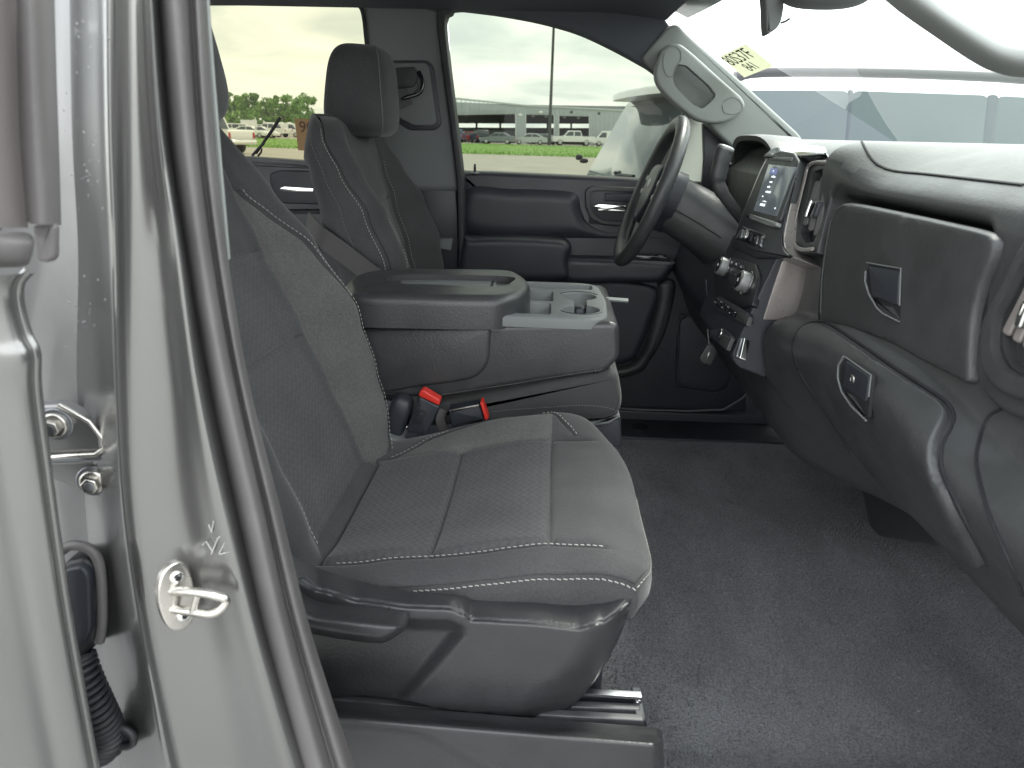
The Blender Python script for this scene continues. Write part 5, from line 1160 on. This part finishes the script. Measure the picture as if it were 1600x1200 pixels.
# ------------------------------------------------------------------ rear view mirror
rm = empty('rear_view_mirror', (.43, -.0, 1.72), 'rear view mirror hanging from the windshield top', 'mirror')
mc = [yp(a, b, .02) for a, b in ((1194, -40), (1196, 10), (1198, 50), (1206, 50), (1220, 36), (1226, 4), (1224, -40))]
slab('mirror_shell', cat_(mc, 5, True), (0, -1, 0), .035, 'trim_grey', rm, .006, 5)
tube('mirror_lever', [yp(1220, 36, .03), yp(1228, 33, .03), yp(1234, 29, .03)], .002, 'dark_plastic', rm, 6)
sellip('mirror_mount', yp(1290, -8, .0), (.075, .05, .022), 'trim_grey', rm, .8)
# paper notes on the glass
mat('paper_green', (.34, .34, .24), .9, var=(40, .08)); mat('paper_ochre', (.30, .20, .13), .9, var=(40, .08)); mat('marker', (.045, .05, .04), .8); mat('marker_brown', (.10, .05, .045), .8)
stn = Vector((-.44, 0, -.90)); 
WA, WB, WD = Vector((.62, .52, 1.665)), None, None
NPN = Vector((.42, .08, .90)).normalized(); NP0 = yp(1172, 98, .50)
def onws(px, py):
    return pp(px, py, NP0, NPN)
stp_ = [onws(a, b) for a, b in ((1124, 88), (1165, 68), (1209, 103), (1163, 121))]
nn_ = (stp_[1]-stp_[0]).cross(stp_[3]-stp_[0]).normalized()
if nn_.dot(CAM-stp_[0]) < 0: nn_ = -nn_
for n_ in ('paper_green', 'paper_ochre'):                    # daylight shines through the paper
    t_ = M(n_).node_tree; o_ = t_.nodes['Material Output']; b_ = t_.nodes['Principled BSDF']; tl = t_.nodes.new('ShaderNodeBsdfTranslucent'); ms = t_.nodes.new('ShaderNodeMixShader'); ms.inputs[0].default_value = .55
    tl.inputs[0].default_value = b_.inputs['Base Color'].default_value; t_.links.new(b_.outputs[0], ms.inputs[1]); t_.links.new(tl.outputs[0], ms.inputs[2]); t_.links.new(ms.outputs[0], o_.inputs[0])
sn = mk('windshield_note', stp_, [(0, 1, 2, 3)], 'paper_green', None, False); tag(sn, 'pale green paper with handwritten numbers seen from behind on the windshield', 'paper note')
ex = (stp_[1]-stp_[0]).normalized(); ey = (stp_[0]-stp_[3]).normalized(); ey = (ey-ex*ey.dot(ex)).normalized()
cn_ = (stp_[0]+stp_[1]+stp_[2]+stp_[3])/4
nw_ = (stp_[1]-stp_[0]).length; nh_ = (stp_[3]-stp_[0]).length
text('handwriting', '80S37F', nw_*.30, 'marker', sn, basis(cn_+ey*nh_*.18+nn_*.001, ex, ey, nn_), .0001)
text('handwriting', '841', nw_*.24, 'marker', sn, basis(cn_-ey*nh_*.2-ex*nw_*.05+nn_*.001, ex, ey, nn_), .0001)
rp_ = [yp(a, b, .768) for a, b in ((460, 185), (545, 190), (548, 236), (466, 235))]
rn = mk('window_note', rp_, [(0, 1, 2, 3)], 'paper_ochre', None, False); tag(rn, 'brown paper with big reversed numbers on the rear side window behind the headrest', 'paper note')
ex = (rp_[1]-rp_[0]).normalized(); ey = Vector((0, 0, 1))
text('handwriting', '90S', .045, 'marker_brown', rn, basis(yp(484, 200, .7665), ex, ey, Vector((0, -1, 0))), .0001)
# ------------------------------------------------------------------ outside: ground
mat('concrete', (.36, .335, .29), .9, var=(.6, .12, 8), bump=(30, .2, .01)); mat('bounce_grey', (.235, .235, .23), .85, var=(1.2, .15, 8), bump=(60, .4, .006)); mat('lawn', (.17, .30, .06), .95, var=(2.2, .3, 8), bump=(40, .6, .03))
mat('leaf', (.17, .30, .075), .8, var=(.35, .45)); mat('leaf_pale', (.24, .37, .11), .8, var=(.35, .4)); mat('bark', (.10, .08, .06), .9)
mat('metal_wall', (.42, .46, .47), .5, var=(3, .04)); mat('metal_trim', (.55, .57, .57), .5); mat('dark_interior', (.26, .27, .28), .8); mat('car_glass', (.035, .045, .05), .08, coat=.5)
mat('roof_rail', (.05, .052, .055), .45); mat('tyre', (.02, .02, .02), .8); mat('rim', (.5, .5, .5), .35, metal=.8); mat('tail_red', (.45, .03, .03), .25); mat('lamp_clear', (.75, .75, .72), .2)
for n_, c_ in (('car_white', (.80, .80, .79)), ('car_grey', (.20, .22, .24)), ('car_black', (.03, .035, .04)), ('car_silver', (.48, .50, .51)), ('car_blue', (.08, .12, .20)), ('car_red', (.35, .05, .05))): mat(n_, c_, .3, coat=.5)
g = mk('ground', [(-600, -300, 0), (600, -300, 0), (600, 900, 0), (-600, 900, 0)], [(0, 1, 2, 3)], 'concrete', None, False); tag(g, kind='structure')
lot = sheet('bounce_ground', lambda a, b: Vector((lerp(-60, 60, a), lerp(-40, 24, b), .004)), 6, 4, 'bounce_grey', None); tag(lot, kind='structure')  # unseen grey sheet added to tone the reflections on the truck paint
def gz(px, py, z=0.0): return zp(px, py, z)
def gp(px, Y): # ground point under pixel column px at distance Y
    p = yp(px, 400, Y); return Vector((p.x, Y, 0))
# lawn strip between the lot and the building
LW = [(-70, 47, 49), (-40, 78, 49), (0, 54, 0)]
lw = sheet('lawn', lambda a, b: Vector((lerp(-75, 70, a), lerp(lerp(58, 44, a), lerp(90, 106, a), b), .012+.05*math.sin(PI*b)*1.0)), 40, 20, 'lawn', None); tag(lw, kind='structure')
tv, tf = [], []
for k in range(26000):
    a, b = rng.random(), rng.random()**1.6; x = lerp(-75, 70, a); y = lerp(lerp(58, 44, a), lerp(90, 106, a), b); h = rng.uniform(.04, .10); c = rng.uniform(-.06, .06); b0 = len(tv)
    tv += [(x-.03, y, .01), (x+.03, y, .01), (x+c, y+rng.uniform(-.05, .05), .05+h)]; tf.append((b0, b0+1, b0+2))
gr = mk('grass', tv, tf, 'lawn', None, False, recalc=False); tag(gr, 'mown green grass blades on the strip before the building', 'grass', kind='stuff')
# ------------------------------------------------------------------ building
BY = 112.0
bl = empty('metal_building', gp(850, BY), 'pale grey metal building with open service bays across the lawn', 'building')
def wall(name, pix, mt, dep=.3, y=BY, par=bl): return slab(name, [yp(a, b, y) for a, b in pix], (0, -1, 0), dep, mt, par, .01, 2)
G0 = lambda px: (px, proj_y(px))
def proj(p):
    v = Vector(p)-CAM; z = v.dot(FWD); return (CW/2+CF*v.dot(RGT)/z, CH/2-CF*v.dot(UPV)/z)
def proj_y(px, Y=BY): return proj(gp(px, Y))[1]
def wl_(x0, y0, x1, y1, *a, **k): return wall(*a[:1], [(x0, y0), (x1, y1), (x1, proj_y(x1)), (x0, proj_y(x0))], *a[1:], **k)
roofl = lambda px: tab(px, [(640, 158), (714, 154), (760, 158), (820, 165), (900, 169), (960, 172), (1100, 178), (1260, 186)])
def hdr(name, x0, x1, yb0, yb1): return wall(name, [(x0, roofl(x0)), (x1, roofl(x1)), (x1, yb1), (x0, yb0)], 'metal_wall')
hdr('bay_header', 660, 807, 181, 178); wl_(807, roofl(807), 822, roofl(822), 'pier', 'metal_wall')
hdr('bay_header', 822, 867, 179, 180); wl_(867, roofl(867), 873, roofl(873), 'pier', 'metal_wall'); hdr('bay_header', 873, 921, 181, 182)
wl_(921, roofl(921), 1260, roofl(1260), 'side_wall', 'metal_wall'); wl_(560, 162, 660, roofl(660), 'side_wall', 'metal_wall')
wall('lower_screen', [(660, 205), (807, 203), (807, proj_y(807)), (660, proj_y(660))], 'metal_wall', .2, BY+14)
for px in range(664, 1258, 7):                                     # standing ribs of the cladding
    yb = 180 if px < 921 else proj_y(px)
    wall('cladding_rib', [(px, roofl(px)+1), (px+.9, roofl(px)+1), (px+.9, yb), (px, yb)], 'metal_wall', .06, BY-.05)
wall('eave_gutter', [(560, 160.5), (714, 152.5), (820, 163.5), (960, 170.5), (1260, 184.5), (1260, 187), (960, 173), (820, 166), (714, 155.5), (560, 163.5)], 'metal_trim', .5, BY-.15)
for px, w_ in ((806, 2.2), (821, 2.2), (866, 1.8), (873, 1.8), (921, 1.8), (924, 1.2)): wall('bay_frame', [(px-w_/2, 178), (px+w_/2, 178), (px+w_/2, proj_y(px)), (px-w_/2, proj_y(px))], 'metal_trim', .1, BY-.08)
# interior: ceiling, floor shade, far wall with a long strip of daylight openings
xl, xr_ = gp(560, BY).x, gp(1260, BY).x
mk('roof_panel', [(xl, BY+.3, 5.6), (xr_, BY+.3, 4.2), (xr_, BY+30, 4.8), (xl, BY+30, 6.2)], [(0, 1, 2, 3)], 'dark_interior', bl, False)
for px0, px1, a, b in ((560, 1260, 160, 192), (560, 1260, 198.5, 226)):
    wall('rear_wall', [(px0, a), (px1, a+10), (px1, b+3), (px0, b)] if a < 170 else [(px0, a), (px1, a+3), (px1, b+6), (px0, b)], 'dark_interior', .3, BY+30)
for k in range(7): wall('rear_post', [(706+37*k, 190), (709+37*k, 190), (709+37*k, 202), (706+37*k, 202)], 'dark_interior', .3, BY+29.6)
for px, py in ((813, 180), (845, 176), (833, 181), (853, 182), (882, 183), (904, 184)):
    c = yp(px, py, BY-1.0 if px in (845, 813) else BY+4); sellip('wall_lamp', c, (.28, .3, .20), 'lamp_clear', bl, .7, None, 12, 8)
for px, py in ((893, 175), (936, 177)): disc('wall_vent', yp(px, py, BY-.1), (0, -1, 0), .2, .15, 'car_black', bl, .02, 14)
# ------------------------------------------------------------------ tall pole in front of the building
pl_ = empty('flag_pole', gp(851, 96), 'tall thin grey pole rising in front of the metal building', 'pole')
b0_ = gp(851, 96); tube('shaft', [b0_, b0_+Vector((0, 0, 8)), b0_+Vector((0, 0, 24))], [.22, .18, .12], 'roof_rail', pl_, 10); disc('base_plate', b0_+Vector((0, 0, .06)), (0, 0, 1), .45, .06, 'concrete', pl_, .02, 16)
lp_ = empty('light_pole', gp(1256, 90), 'distant lot light pole with twin arms above the white vehicle roof', 'light pole'); b1_ = gp(1256, 90)
tube('shaft', [b1_, b1_+Vector((0, 0, 12.2))], [.16, .10], 'dull_steel', lp_, 8); tube('arm', [b1_+Vector((-1.4, 0, 12.2)), b1_+Vector((1.4, 0, 12.2))], .07, 'dull_steel', lp_, 8)
for s_ in (-1, 1): box('lamp_head', b1_+Vector((s_*1.5, 0, 12.15)), (.7, .4, .2), 'metal_trim', lp_, .05)
# ------------------------------------------------------------------ vehicles
def wheel(par, c, r, wd, mirror=1):
    t = tube('tyre', [c+Vector((0, -wd/2, 0)), c+Vector((0, -wd/2*.9, 0)), c+Vector((0, wd/2*.9, 0)), c+Vector((0, wd/2, 0))], [r*.94, r, r, r*.94], 'tyre', par, 20, True)
    disc('wheel_rim', c+Vector((0, -wd/2-.004*mirror, 0)) if mirror > 0 else c+Vector((0, wd/2+.004, 0)), (0, -mirror, 0), r*.62, .03, 'rim', t, .01, 16)
    return t
def sidecar(name, L, W, body, cab_, glasses, wx, wr, paint, loc, rz, label, cat, group):
    """body/cab_: side outlines (x,z); glasses: list of side-window outlines; built at origin, nose towards +x"""
    o = empty(name, (0, 0, 0), label, cat, group)
    b = slab('body', rnd([Vector((x, -W/2, z)) for x, z in body], .10, 4), (0, -1, 0), W, paint, o, .07, 4)
    # greenhouse narrows towards the roof
    zt = max(z for _, z in cab_); zb = min(z for _, z in cab_); ins = lambda z: .16*W/2*(z-zb)/(zt-zb)
    rgn = rnd([Vector((x, 0, z)) for x, z in cab_], .12, 4)
    rings = [[Vector((p.x, -s*(W/2-.07-ins(p.z)), p.z)) for p in rgn] for s in (1, .9, -.9, -1)]
    for q in (1, 2): rings[q] = [p+Vector((0, 0, .03 if p.z > zt-.1 else 0)) for p in rings[q]]
    vs, fs = loft(rings, True, True, True); c = mk('cabin', vs, fs, paint, o, True, 40)
    for gl_ in glasses:
        for s in (-1, 1):
            P = rnd([Vector((x, s*(W/2-.07-ins(z)+.006), z)) for x, z in gl_], .05, 3); slab('side_window', P, (0, s, -.0), .02, 'car_glass', c, .004, 2)
    xs = sorted(cab_, key=lambda p: p[0]); 
    # windscreen and rear screen
    tops = [p for p in cab_ if p[1] > zt-.12]; bots = [p for p in cab_ if p[1] < zb+.1]
    for nm, tp, bt, sx in (('windscreen', max(tops), max(bots), 1), ('rear_window', min(tops), min(bots), -1)):
        a, bb = Vector((tp[0], 0, tp[1])), Vector((bt[0], 0, bt[1])); n_ = Vector((abs(a.z-bb.z), 0, (bb.x-a.x)*sx)).normalized(); n_.x *= sx
        y0, y1 = (W/2-.07-ins(tp[1]))*.88, (W/2-.07)*.88
        A, B = a.lerp(bb, .12), a.lerp(bb, .92); off = n_*.015
        slab(nm, [Vector((A.x, -y0, A.z))+off, Vector((A.x, y0, A.z))+off, Vector((B.x, y1, B.z))+off, Vector((B.x, -y1, B.z))+off], n_, .03, 'car_glass', c, .004, 2)
    for x in wx:
        for s in (-1, 1): wheel(o, Vector((x, s*(W/2-.12), wr)), wr, .24, -s)
    x0, x1 = min(p[0] for p in body), max(p[0] for p in body); zl = max(p[1] for p in body)-.28
    for s in (-1, 1):
        box('headlight', (x1-.06, s*(W/2-.22), zl-.06), (.14, .32, .16), 'lamp_clear', o, .03); box('tail_light', (x0+.05, s*(W/2-.12), zl), (.12, .18, .34), 'tail_red', o, .03)
    o.location = loc; o.rotation_euler.z = rz
    return o
def copy_car(src, paint, loc, rz, label):
    r = src.copy(); COL.objects.link(r); r['label'] = label; r.location = loc; r.rotation_euler.z = rz
    def rec(s, d):
        for ch in [c for c in bpy.data.objects if c.parent == s]:
            k = ch.copy(); COL.objects.link(k); k.parent = d
            if ch.name.split('.')[0] in ('body', 'cabin', 'bed'):
                k.material_slots[0].link = 'OBJECT'; k.material_slots[0].material = M(paint)
            rec(ch, k)
    rec(src, r); return r
SEDAN = dict(L=4.8, W=1.84, body=[(-2.4, .35), (2.35, .30), (2.38, .62), (2.1, .80), (1.0, .95), (-1.9, 1.0), (-2.38, .92)], cab_=[(1.15, .92), (.35, 1.42), (-.9, 1.44), (-2.0, .98)], glasses=[[(.95, .98), (.32, 1.36), (-.22, 1.38), (-.22, 1.0)], [(-.30, 1.0), (-.30, 1.38), (-.85, 1.37), (-1.5, 1.02)]], wx=(1.45, -1.4), wr=.33)
SUV = dict(L=4.8, W=1.92, body=[(-2.4, .40), (2.35, .38), (2.40, .85), (2.2, 1.02), (1.2, 1.10), (-2.38, 1.12)], cab_=[(1.25, 1.08), (.45, 1.70), (-1.9, 1.72), (-2.35, 1.10)], glasses=[[(1.0, 1.14), (.42, 1.62), (-.35, 1.64), (-.35, 1.14)], [(-.45, 1.14), (-.45, 1.64), (-1.3, 1.64), (-1.3, 1.15)], [(-1.4, 1.15), (-1.4, 1.63), (-1.8, 1.62), (-2.1, 1.18)]], wx=(1.45, -1.45), wr=.37)
PICK = dict(L=5.8, W=1.98, body=[(-2.9, .55), (2.85, .50), (2.9, 1.05), (2.7, 1.18), (1.4, 1.22), (-2.9, 1.25)], cab_=[(1.45, 1.20), (.75, 1.90), (-.95, 1.92), (-1.15, 1.22)], glasses=[[(1.2, 1.27), (.72, 1.80), (.05, 1.83), (.05, 1.27)], [(-.08, 1.27), (-.08, 1.83), (-.88, 1.82), (-1.0, 1.27)]], wx=(1.85, -1.75), wr=.42)
VAN = dict(L=5.6, W=2.0, body=[(-2.8, .40), (2.7, .38), (2.78, .90), (2.4, 1.10), (-2.8, 1.15)], cab_=[(2.3, 1.08), (1.5, 1.98), (-2.75, 2.02), (-2.8, 1.12)], glasses=[[(1.95, 1.15), (1.45, 1.80), (.85, 1.82), (.85, 1.15)]], wx=(1.85, -1.75), wr=.36)
BG = 'cars parked before the metal building'
f150 = sidecar('parked_pickup', paint='car_white', loc=gp(886, 103), rz=PI+.12, label='white crew cab pickup parked before the bays right of the pole', cat='pickup truck', group=BG, **PICK)
vn = sidecar('parked_van', paint='car_white', loc=gp(944, 106), rz=PI, label='white van partly hidden behind the dark rear glass, right of the pickup', cat='van', group=BG, **VAN)
su = sidecar('parked_car', paint='car_grey', loc=gp(775, 100), rz=PI-.1, label='grey low car parked before the wide left bay', cat='car', group=BG, **SEDAN)
sv_ = sidecar('parked_suv', paint='car_black', loc=gp(748, 104), rz=PI*.6, label='black utility vehicle parked at the left of the building row', cat='suv', group=BG, **SUV)
copy_car(su, 'car_silver', gp(822, 101), PI+.05, 'silver low car parked left of the tall pole')
copy_car(su, 'car_grey', gp(840, 106), PI*.9, 'dark grey car half hidden behind the tall pole')
copy_car(sv_, 'car_blue', gp(716, 106), PI*.5, 'dark blue utility vehicle cut by the window edge')
copy_car(su, 'car_red', gp(730, 110), PI*.9, 'small dark red car deep in the left of the row')
# lot in the rear side window
LG = 'white vehicles in the far lot'
wp_ = copy_car(f150, 'car_white', gp(338, 40), PI*.93, 'white pickup with its tail light and bumper showing beside the passenger seat back'); wp_['group'] = LG; wp_.rotation_euler.z = math.radians(158)
box('rear_bumper', (0, 0, 0), (.22, 1.8, .24), 'chrome', None, .04); rb = bpy.data.objects['rear_bumper']; rb.parent = wp_; rb.matrix_parent_inverse = Matrix.Identity(4); rb.location = (-2.98, 0, .62)
lab = ['white utility vehicle nearest the small sign in the far lot', 'white car in the far lot just left of the raised wiper', 'white pickup in the far lot right of the raised wiper', 'white van at the right of the far lot by the paper note', 'small white car deep in the far lot left of centre', 'white utility vehicle deep in the far lot right of the wiper', 'white car at the left end of the far lot row', 'white low car at the front of the far lot row', 'silver pickup deep in the far lot near the note', 'silver car behind the raised wiper in the far lot', 'white vehicle farthest back under the trees', 'grey utility vehicle under the trees in the far lot']
spec = [(sv_, 'car_white', 398, 104, .3), (su, 'car_white', 408, 96, .1), (f150, 'car_white', 440, 108, 2.9), (vn, 'car_white', 458, 112, .2), (su, 'car_white', 390, 128, 0), (sv_, 'car_white', 430, 130, .2), (su, 'car_white', 350, 110, 0), (su, 'car_white', 424, 98, .15), (f150, 'car_silver', 470, 124, 3), (su, 'car_silver', 416, 118, .3), (sv_, 'car_white', 445, 146, .1), (sv_, 'car_grey', 405, 146, .1)]
for (s_, pt_, px, Y, rz), l_ in zip(spec, lab):
    c_ = copy_car(s_, pt_, gp(px, Y), rz, l_); c_['group'] = LG
for px, py, Y, lbl, wd in ((389, 196, 116, 'square white sign board on posts in the far lot', 2.6), (362, 197, 140, 'small white sign on a thin post left of the square board', 1.0)):
    o = empty('lot_sign', gp(px, Y), lbl, 'sign'); c = yp(px, py, Y); box('board', c, (wd, .12, wd*.62), 'white_paint', o, .02)
    for s_ in (-1, 1): tube('post', [Vector((c.x+s_*wd*.3, Y+.1, 0)), Vector((c.x+s_*wd*.3, Y+.1, c.z))], .07, 'dull_steel', o, 6)
for px, py, Y, lbl in ((440, 194, 120, 'lamp post with round white head right of the wiper'), (452, 194, 120, 'lamp post with white head near the brown paper note')):
    o = empty('lot_lamp', gp(px, Y), lbl, 'lamp post', 'far lot lamp posts'); c = yp(px, py, Y); tube('shaft', [gp(px, Y), Vector((c.x, Y, c.z))], .08, 'metal_trim', o, 6); sellip('lamp_head', c, (.5, .4, .3), 'white_paint', o, .8, None, 12, 8)
# ------------------------------------------------------------------ white utility vehicle just outside
big = empty('white_suv', (.5, 3.2, 0), 'large white utility vehicle with black rear glass parked right outside the driver window', 'suv')
SA = math.radians(9); SXv = Vector((math.cos(SA), math.sin(SA), 0)); SYv = Vector((-math.sin(SA), math.cos(SA), 0)); SO = Vector((.56, 3.0, 0))
def sp(x, y, z): return SO + SXv*x + SYv*y + Vector((0, 0, z))
# lower body: stations along x, half rings in (y,z)
def ring(x, zb, zt, w0, w1, cr=.06):
    pts = [(.04+w0, zb), (w0, zb+.15), (w0*.6, (zb+zt)/2), (w1, zt), (.975, zt+.0), (1.95-w1, zt), (1.95-w0*.6, (zb+zt)/2), (1.95-w0, zb+.15), (1.95-.04-w0, zb)]
    return [sp(x, y, z) for y, z in pts]
st_ = [(-.10, .55, 1.02, .12, .16), (-.06, .45, 1.12, .05, .10), (.10, .40, 1.18, .0, .04), (1.0, .38, 1.20, 0, .03), (2.5, .38, 1.19, 0, .03), (3.9, .38, 1.16, 0, .04), (4.7, .40, 1.10, .03, .10), (5.0, .45, .98, .10, .18), (5.1, .55, .85, .2, .3)]
vs, fs = loft([ring(*s) for s in st_], True, True, True); mk('lower_body', vs, fs, 'white_paint', big, True, 50)
# greenhouse: roof rails of section
def gring(x0, x1, ins, z):  # ring at height z (outline seen from above), x0 rear, x1 front
    pts = []
    for k in range(40):
        a = 2*PI*k/40; cx, cy_ = (x0+x1)/2, .975; rx, ry = (x1-x0)/2, .975-ins
        pts.append(sp(cx+rx*math.copysign(abs(math.cos(a))**.25, math.cos(a)), cy_+ry*math.copysign(abs(math.sin(a))**.25, math.sin(a)), z))
    return pts
grs = [gring(.0, 4.15, .04, 1.14), gring(.10, 3.85, .07, 1.35), gring(.24, 3.45, .115, 1.62), gring(.32, 3.22, .14, 1.765), gring(.36, 3.05, .19, 1.805), gring(.50, 2.8, .30, 1.835), gring(.9, 2.4, .55, 1.855)]
vs, fs = loft(grs, True, True, True); mk('upper_body', vs, fs, 'white_paint', big, True, 50)
def sidey(z): return tab(z, [(1.14, .04), (1.35, .07), (1.62, .115), (1.78, .14)])
mat('suv_glass', (.035, .050, .062), .06, coat=.15, spec=.5)
mat('suv_side_glass', (.055, .08, .085), .22, spec=.6)  # paler teal than suv_glass: sky reflection put into the base colour
def swin(name, pts, far=False):
    P = rnd([sp(x, (sidey(z)-.006) if not far else 1.95-sidey(z)+.006, z) for x, z in pts], .05, 4); slab(name, P, -SYv if not far else SYv, .02, 'suv_side_glass' if name != 'door_pillar' else 'suv_glass', big, .003, 2)
for far in (False, True):
    swin('quarter_window', [(.34, 1.20), (.52, 1.75), (1.235, 1.77), (1.235, 1.20)], far); swin('rear_door_window', [(1.25, 1.20), (1.25, 1.77), (2.14, 1.77), (2.14, 1.20)], far); swin('front_door_window', [(2.20, 1.20), (2.20, 1.77), (2.98, 1.75), (3.55, 1.20)], far); swin('door_pillar', [(2.13, 1.19), (2.13, 1.775), (2.21, 1.775), (2.21, 1.19)], far); swin('door_pillar', [(1.228, 1.19), (1.228, 1.775), (1.258, 1.775), (1.258, 1.19)], far)
def rearx(z): return tab(z, [(1.14, .0), (1.35, .10), (1.62, .24), (1.78, .32)])
slab('rear_glass_border', rnd([sp(rearx(z)-.004, y, z) for y, z in ((.07, 1.15), (1.88, 1.15), (1.80, 1.74), (.15, 1.74))], .07, 4), -SXv*.9+Vector((0, 0, .42)), .03, 'gloss_black', big, .004, 2)
rg_ = slab('rear_glass', rnd([sp(rearx(z)-.012, y, z) for y, z in ((.12, 1.18), (1.83, 1.18), (1.75, 1.70), (.20, 1.70))], .06, 4), -SXv*.9+Vector((0, 0, .42)), .03, 'suv_glass', big, .004, 2)
slab('spoiler', rnd([sp(x, y, 1.788) for x, y in ((.64, .22), (.64, 1.73), (.14, 1.70), (.10, 1.4), (.08, .975), (.10, .55), (.14, .25))], .08, 5), (0, 0, 1), .055, 'white_paint', big, .022, 5)
slab('spoiler_underside', rnd([sp(x, y, 1.736) for x, y in ((.5, .26), (.5, 1.69), (.17, 1.66), (.17, .30))], .06, 4), (0, 0, -1), .02, 'car_black', big, .004, 2)
slab('third_brake_light', [sp(.088, y, z-.008) for y, z in ((.8, 1.756), (1.15, 1.756), (1.15, 1.778), (.8, 1.778))], -SXv, .02, 'tail_red', big, .004, 2)
for y in (.24, 1.71):
    tube('roof_rail', cat_([sp(.55, y, 1.83), sp(.75, y, 1.865), sp(1.6, y, 1.885), sp(2.4, y, 1.878), sp(2.85, y, 1.84)], 5), .032, 'roof_rail', big, 8)
for y in (-.008, 1.70): slab('tail_lamp', rnd([sp(-.075, y+.12+q, z) for q, z in ((0, .80), (.14, .80), (.14, 1.14), (0, 1.14))], .03), -SXv, .05, 'tail_red', big, .01, 3)
hn = sellip('glass_hinge', sp(-.06, 1.90, 1.30), (.03, .03, .024), 'black_rubber', big, .8, None, 14, 10); sellip('glass_bump_stop', sp(-.03, 1.84, 1.275), (.036, .03, .02), 'black_rubber', big, .8, None, 14, 10)
tube('rear_wiper', [sp(.0, .975, 1.19), sp(.02, .75, 1.22), sp(.03, .45, 1.23)], .012, 'black_rubber', big, 8)
for x in (1.0, 4.05):
    for y, mrr in ((.10, 1), (1.85, -1)):
        c = sp(x, y, .39); t = tube('tyre', [c-SYv*.14, c-SYv*.12, c+SYv*.12, c+SYv*.14], [.37, .39, .39, .37], 'tyre', big, 24); disc('wheel_rim', c-SYv*.143*mrr, -SYv*mrr, .25, .03, 'rim', t, .01, 20)
for x in (1.24, 2.17): tube('door_gap', [sp(x, -.006+.03*0+sidey(1.15)*.3, 1.18), sp(x, sidey(1.15)*.2, .6)], .004, 'cavity', big, 6)
# ------------------------------------------------------------------ tree line
TG = 'trees behind the far lot'
def tree(px, Y, H, pale, label, seed):
    rg = random.Random(seed); b = gp(px, Y); o = empty('broadleaf_tree', b, label, 'tree', TG)
    tube('trunk', [b, b+Vector((rg.uniform(-.2, .2), 0, H*.35)), b+Vector((rg.uniform(-.5, .5), 0, H*.75))], [.28, .2, .07], 'bark', o, 8)
    vs, fs = [], []; cl = []
    for k in range(26):
        a, q = rg.uniform(0, 2*PI), rg.random(); rad = H*.40*(1-.5*q)*rg.uniform(.4, 1); cl.append((b+Vector((math.cos(a)*rad, math.sin(a)*rad, H*(.08+.84*q))), H*rg.uniform(.07, .14)*(1-.25*q)))
    for c, r in cl:
        for k in range(95):
            d = Vector((rg.gauss(0, 1), rg.gauss(0, 1), rg.gauss(0, 1))).normalized()*r*rg.uniform(.6, 1.08); p = c+Vector((d.x*1.15, d.y*1.15, d.z*.9)); s = rg.uniform(.10, .26)
            u = Vector((rg.gauss(0, 1), rg.gauss(0, 1), rg.gauss(0, 1))).normalized(); v = u.orthogonal().normalized(); b0 = len(vs)
            vs += [p-u*s-v*s*.5, p+u*s-v*s*.6, p+u*s*.7+v*s*.7, p-u*s*.8+v*s*.6]; fs.append((b0, b0+1, b0+2, b0+3))
    mk('crown', vs, fs, 'leaf_pale' if pale else 'leaf', o, False, recalc=False)
    for k in range(4): tube('limb', [b+Vector((0, 0, H*(.3+.1*k))), cl[k][0]], [.10, .03], 'bark', o, 5)
names = ['leftmost', 'second', 'third', 'fourth', 'fifth', 'sixth', 'seventh', 'eighth', 'ninth', 'tenth', 'eleventh', 'twelfth', 'thirteenth', 'fourteenth']
txs = [318, 330, 341, 353, 364, 376, 388, 399, 411, 423, 434, 446, 458, 470, 483, 496]; ths = [9.8, 9.4, 9.0, 9.6, 8.8, 9.2, 9.4, 8.4, 9.0, 8.2, 8.8, 7.9, 8.6, 9.2, 8.8, 9.4]
names += ['fifteenth', 'sixteenth']
for k, (px, H) in enumerate(zip(txs, ths)): tree(px, 172+8*((k*7) % 4), H, k % 3 == 1, ('leftmost' if k == 0 else names[k]+' from the left')+' green tree of the line behind the far lot', 50+k)
# raised wiper arm leaning inside the rear side window
wi = empty('wiper_arm', yp(400, 244, .755), 'black wiper arm standing slanted against the rear side window', 'wiper arm')
tube('blade', [yp(a, b, .757) for a, b in ((400, 240), (412, 222), (425, 204), (438, 183))], [.0035, .0042, .0048, .0052], 'black_rubber', wi, 8); tube('arm', [yp(a, b, .752) for a, b in ((394, 243), (404, 232), (412, 224), (414, 218))], .004, 'dark_plastic', wi, 8)
tube('hook', [yp(a, b, .754) for a, b in ((403, 244), (408, 238), (409, 233), (406, 230))], .003, 'black_rubber', wi, 8)
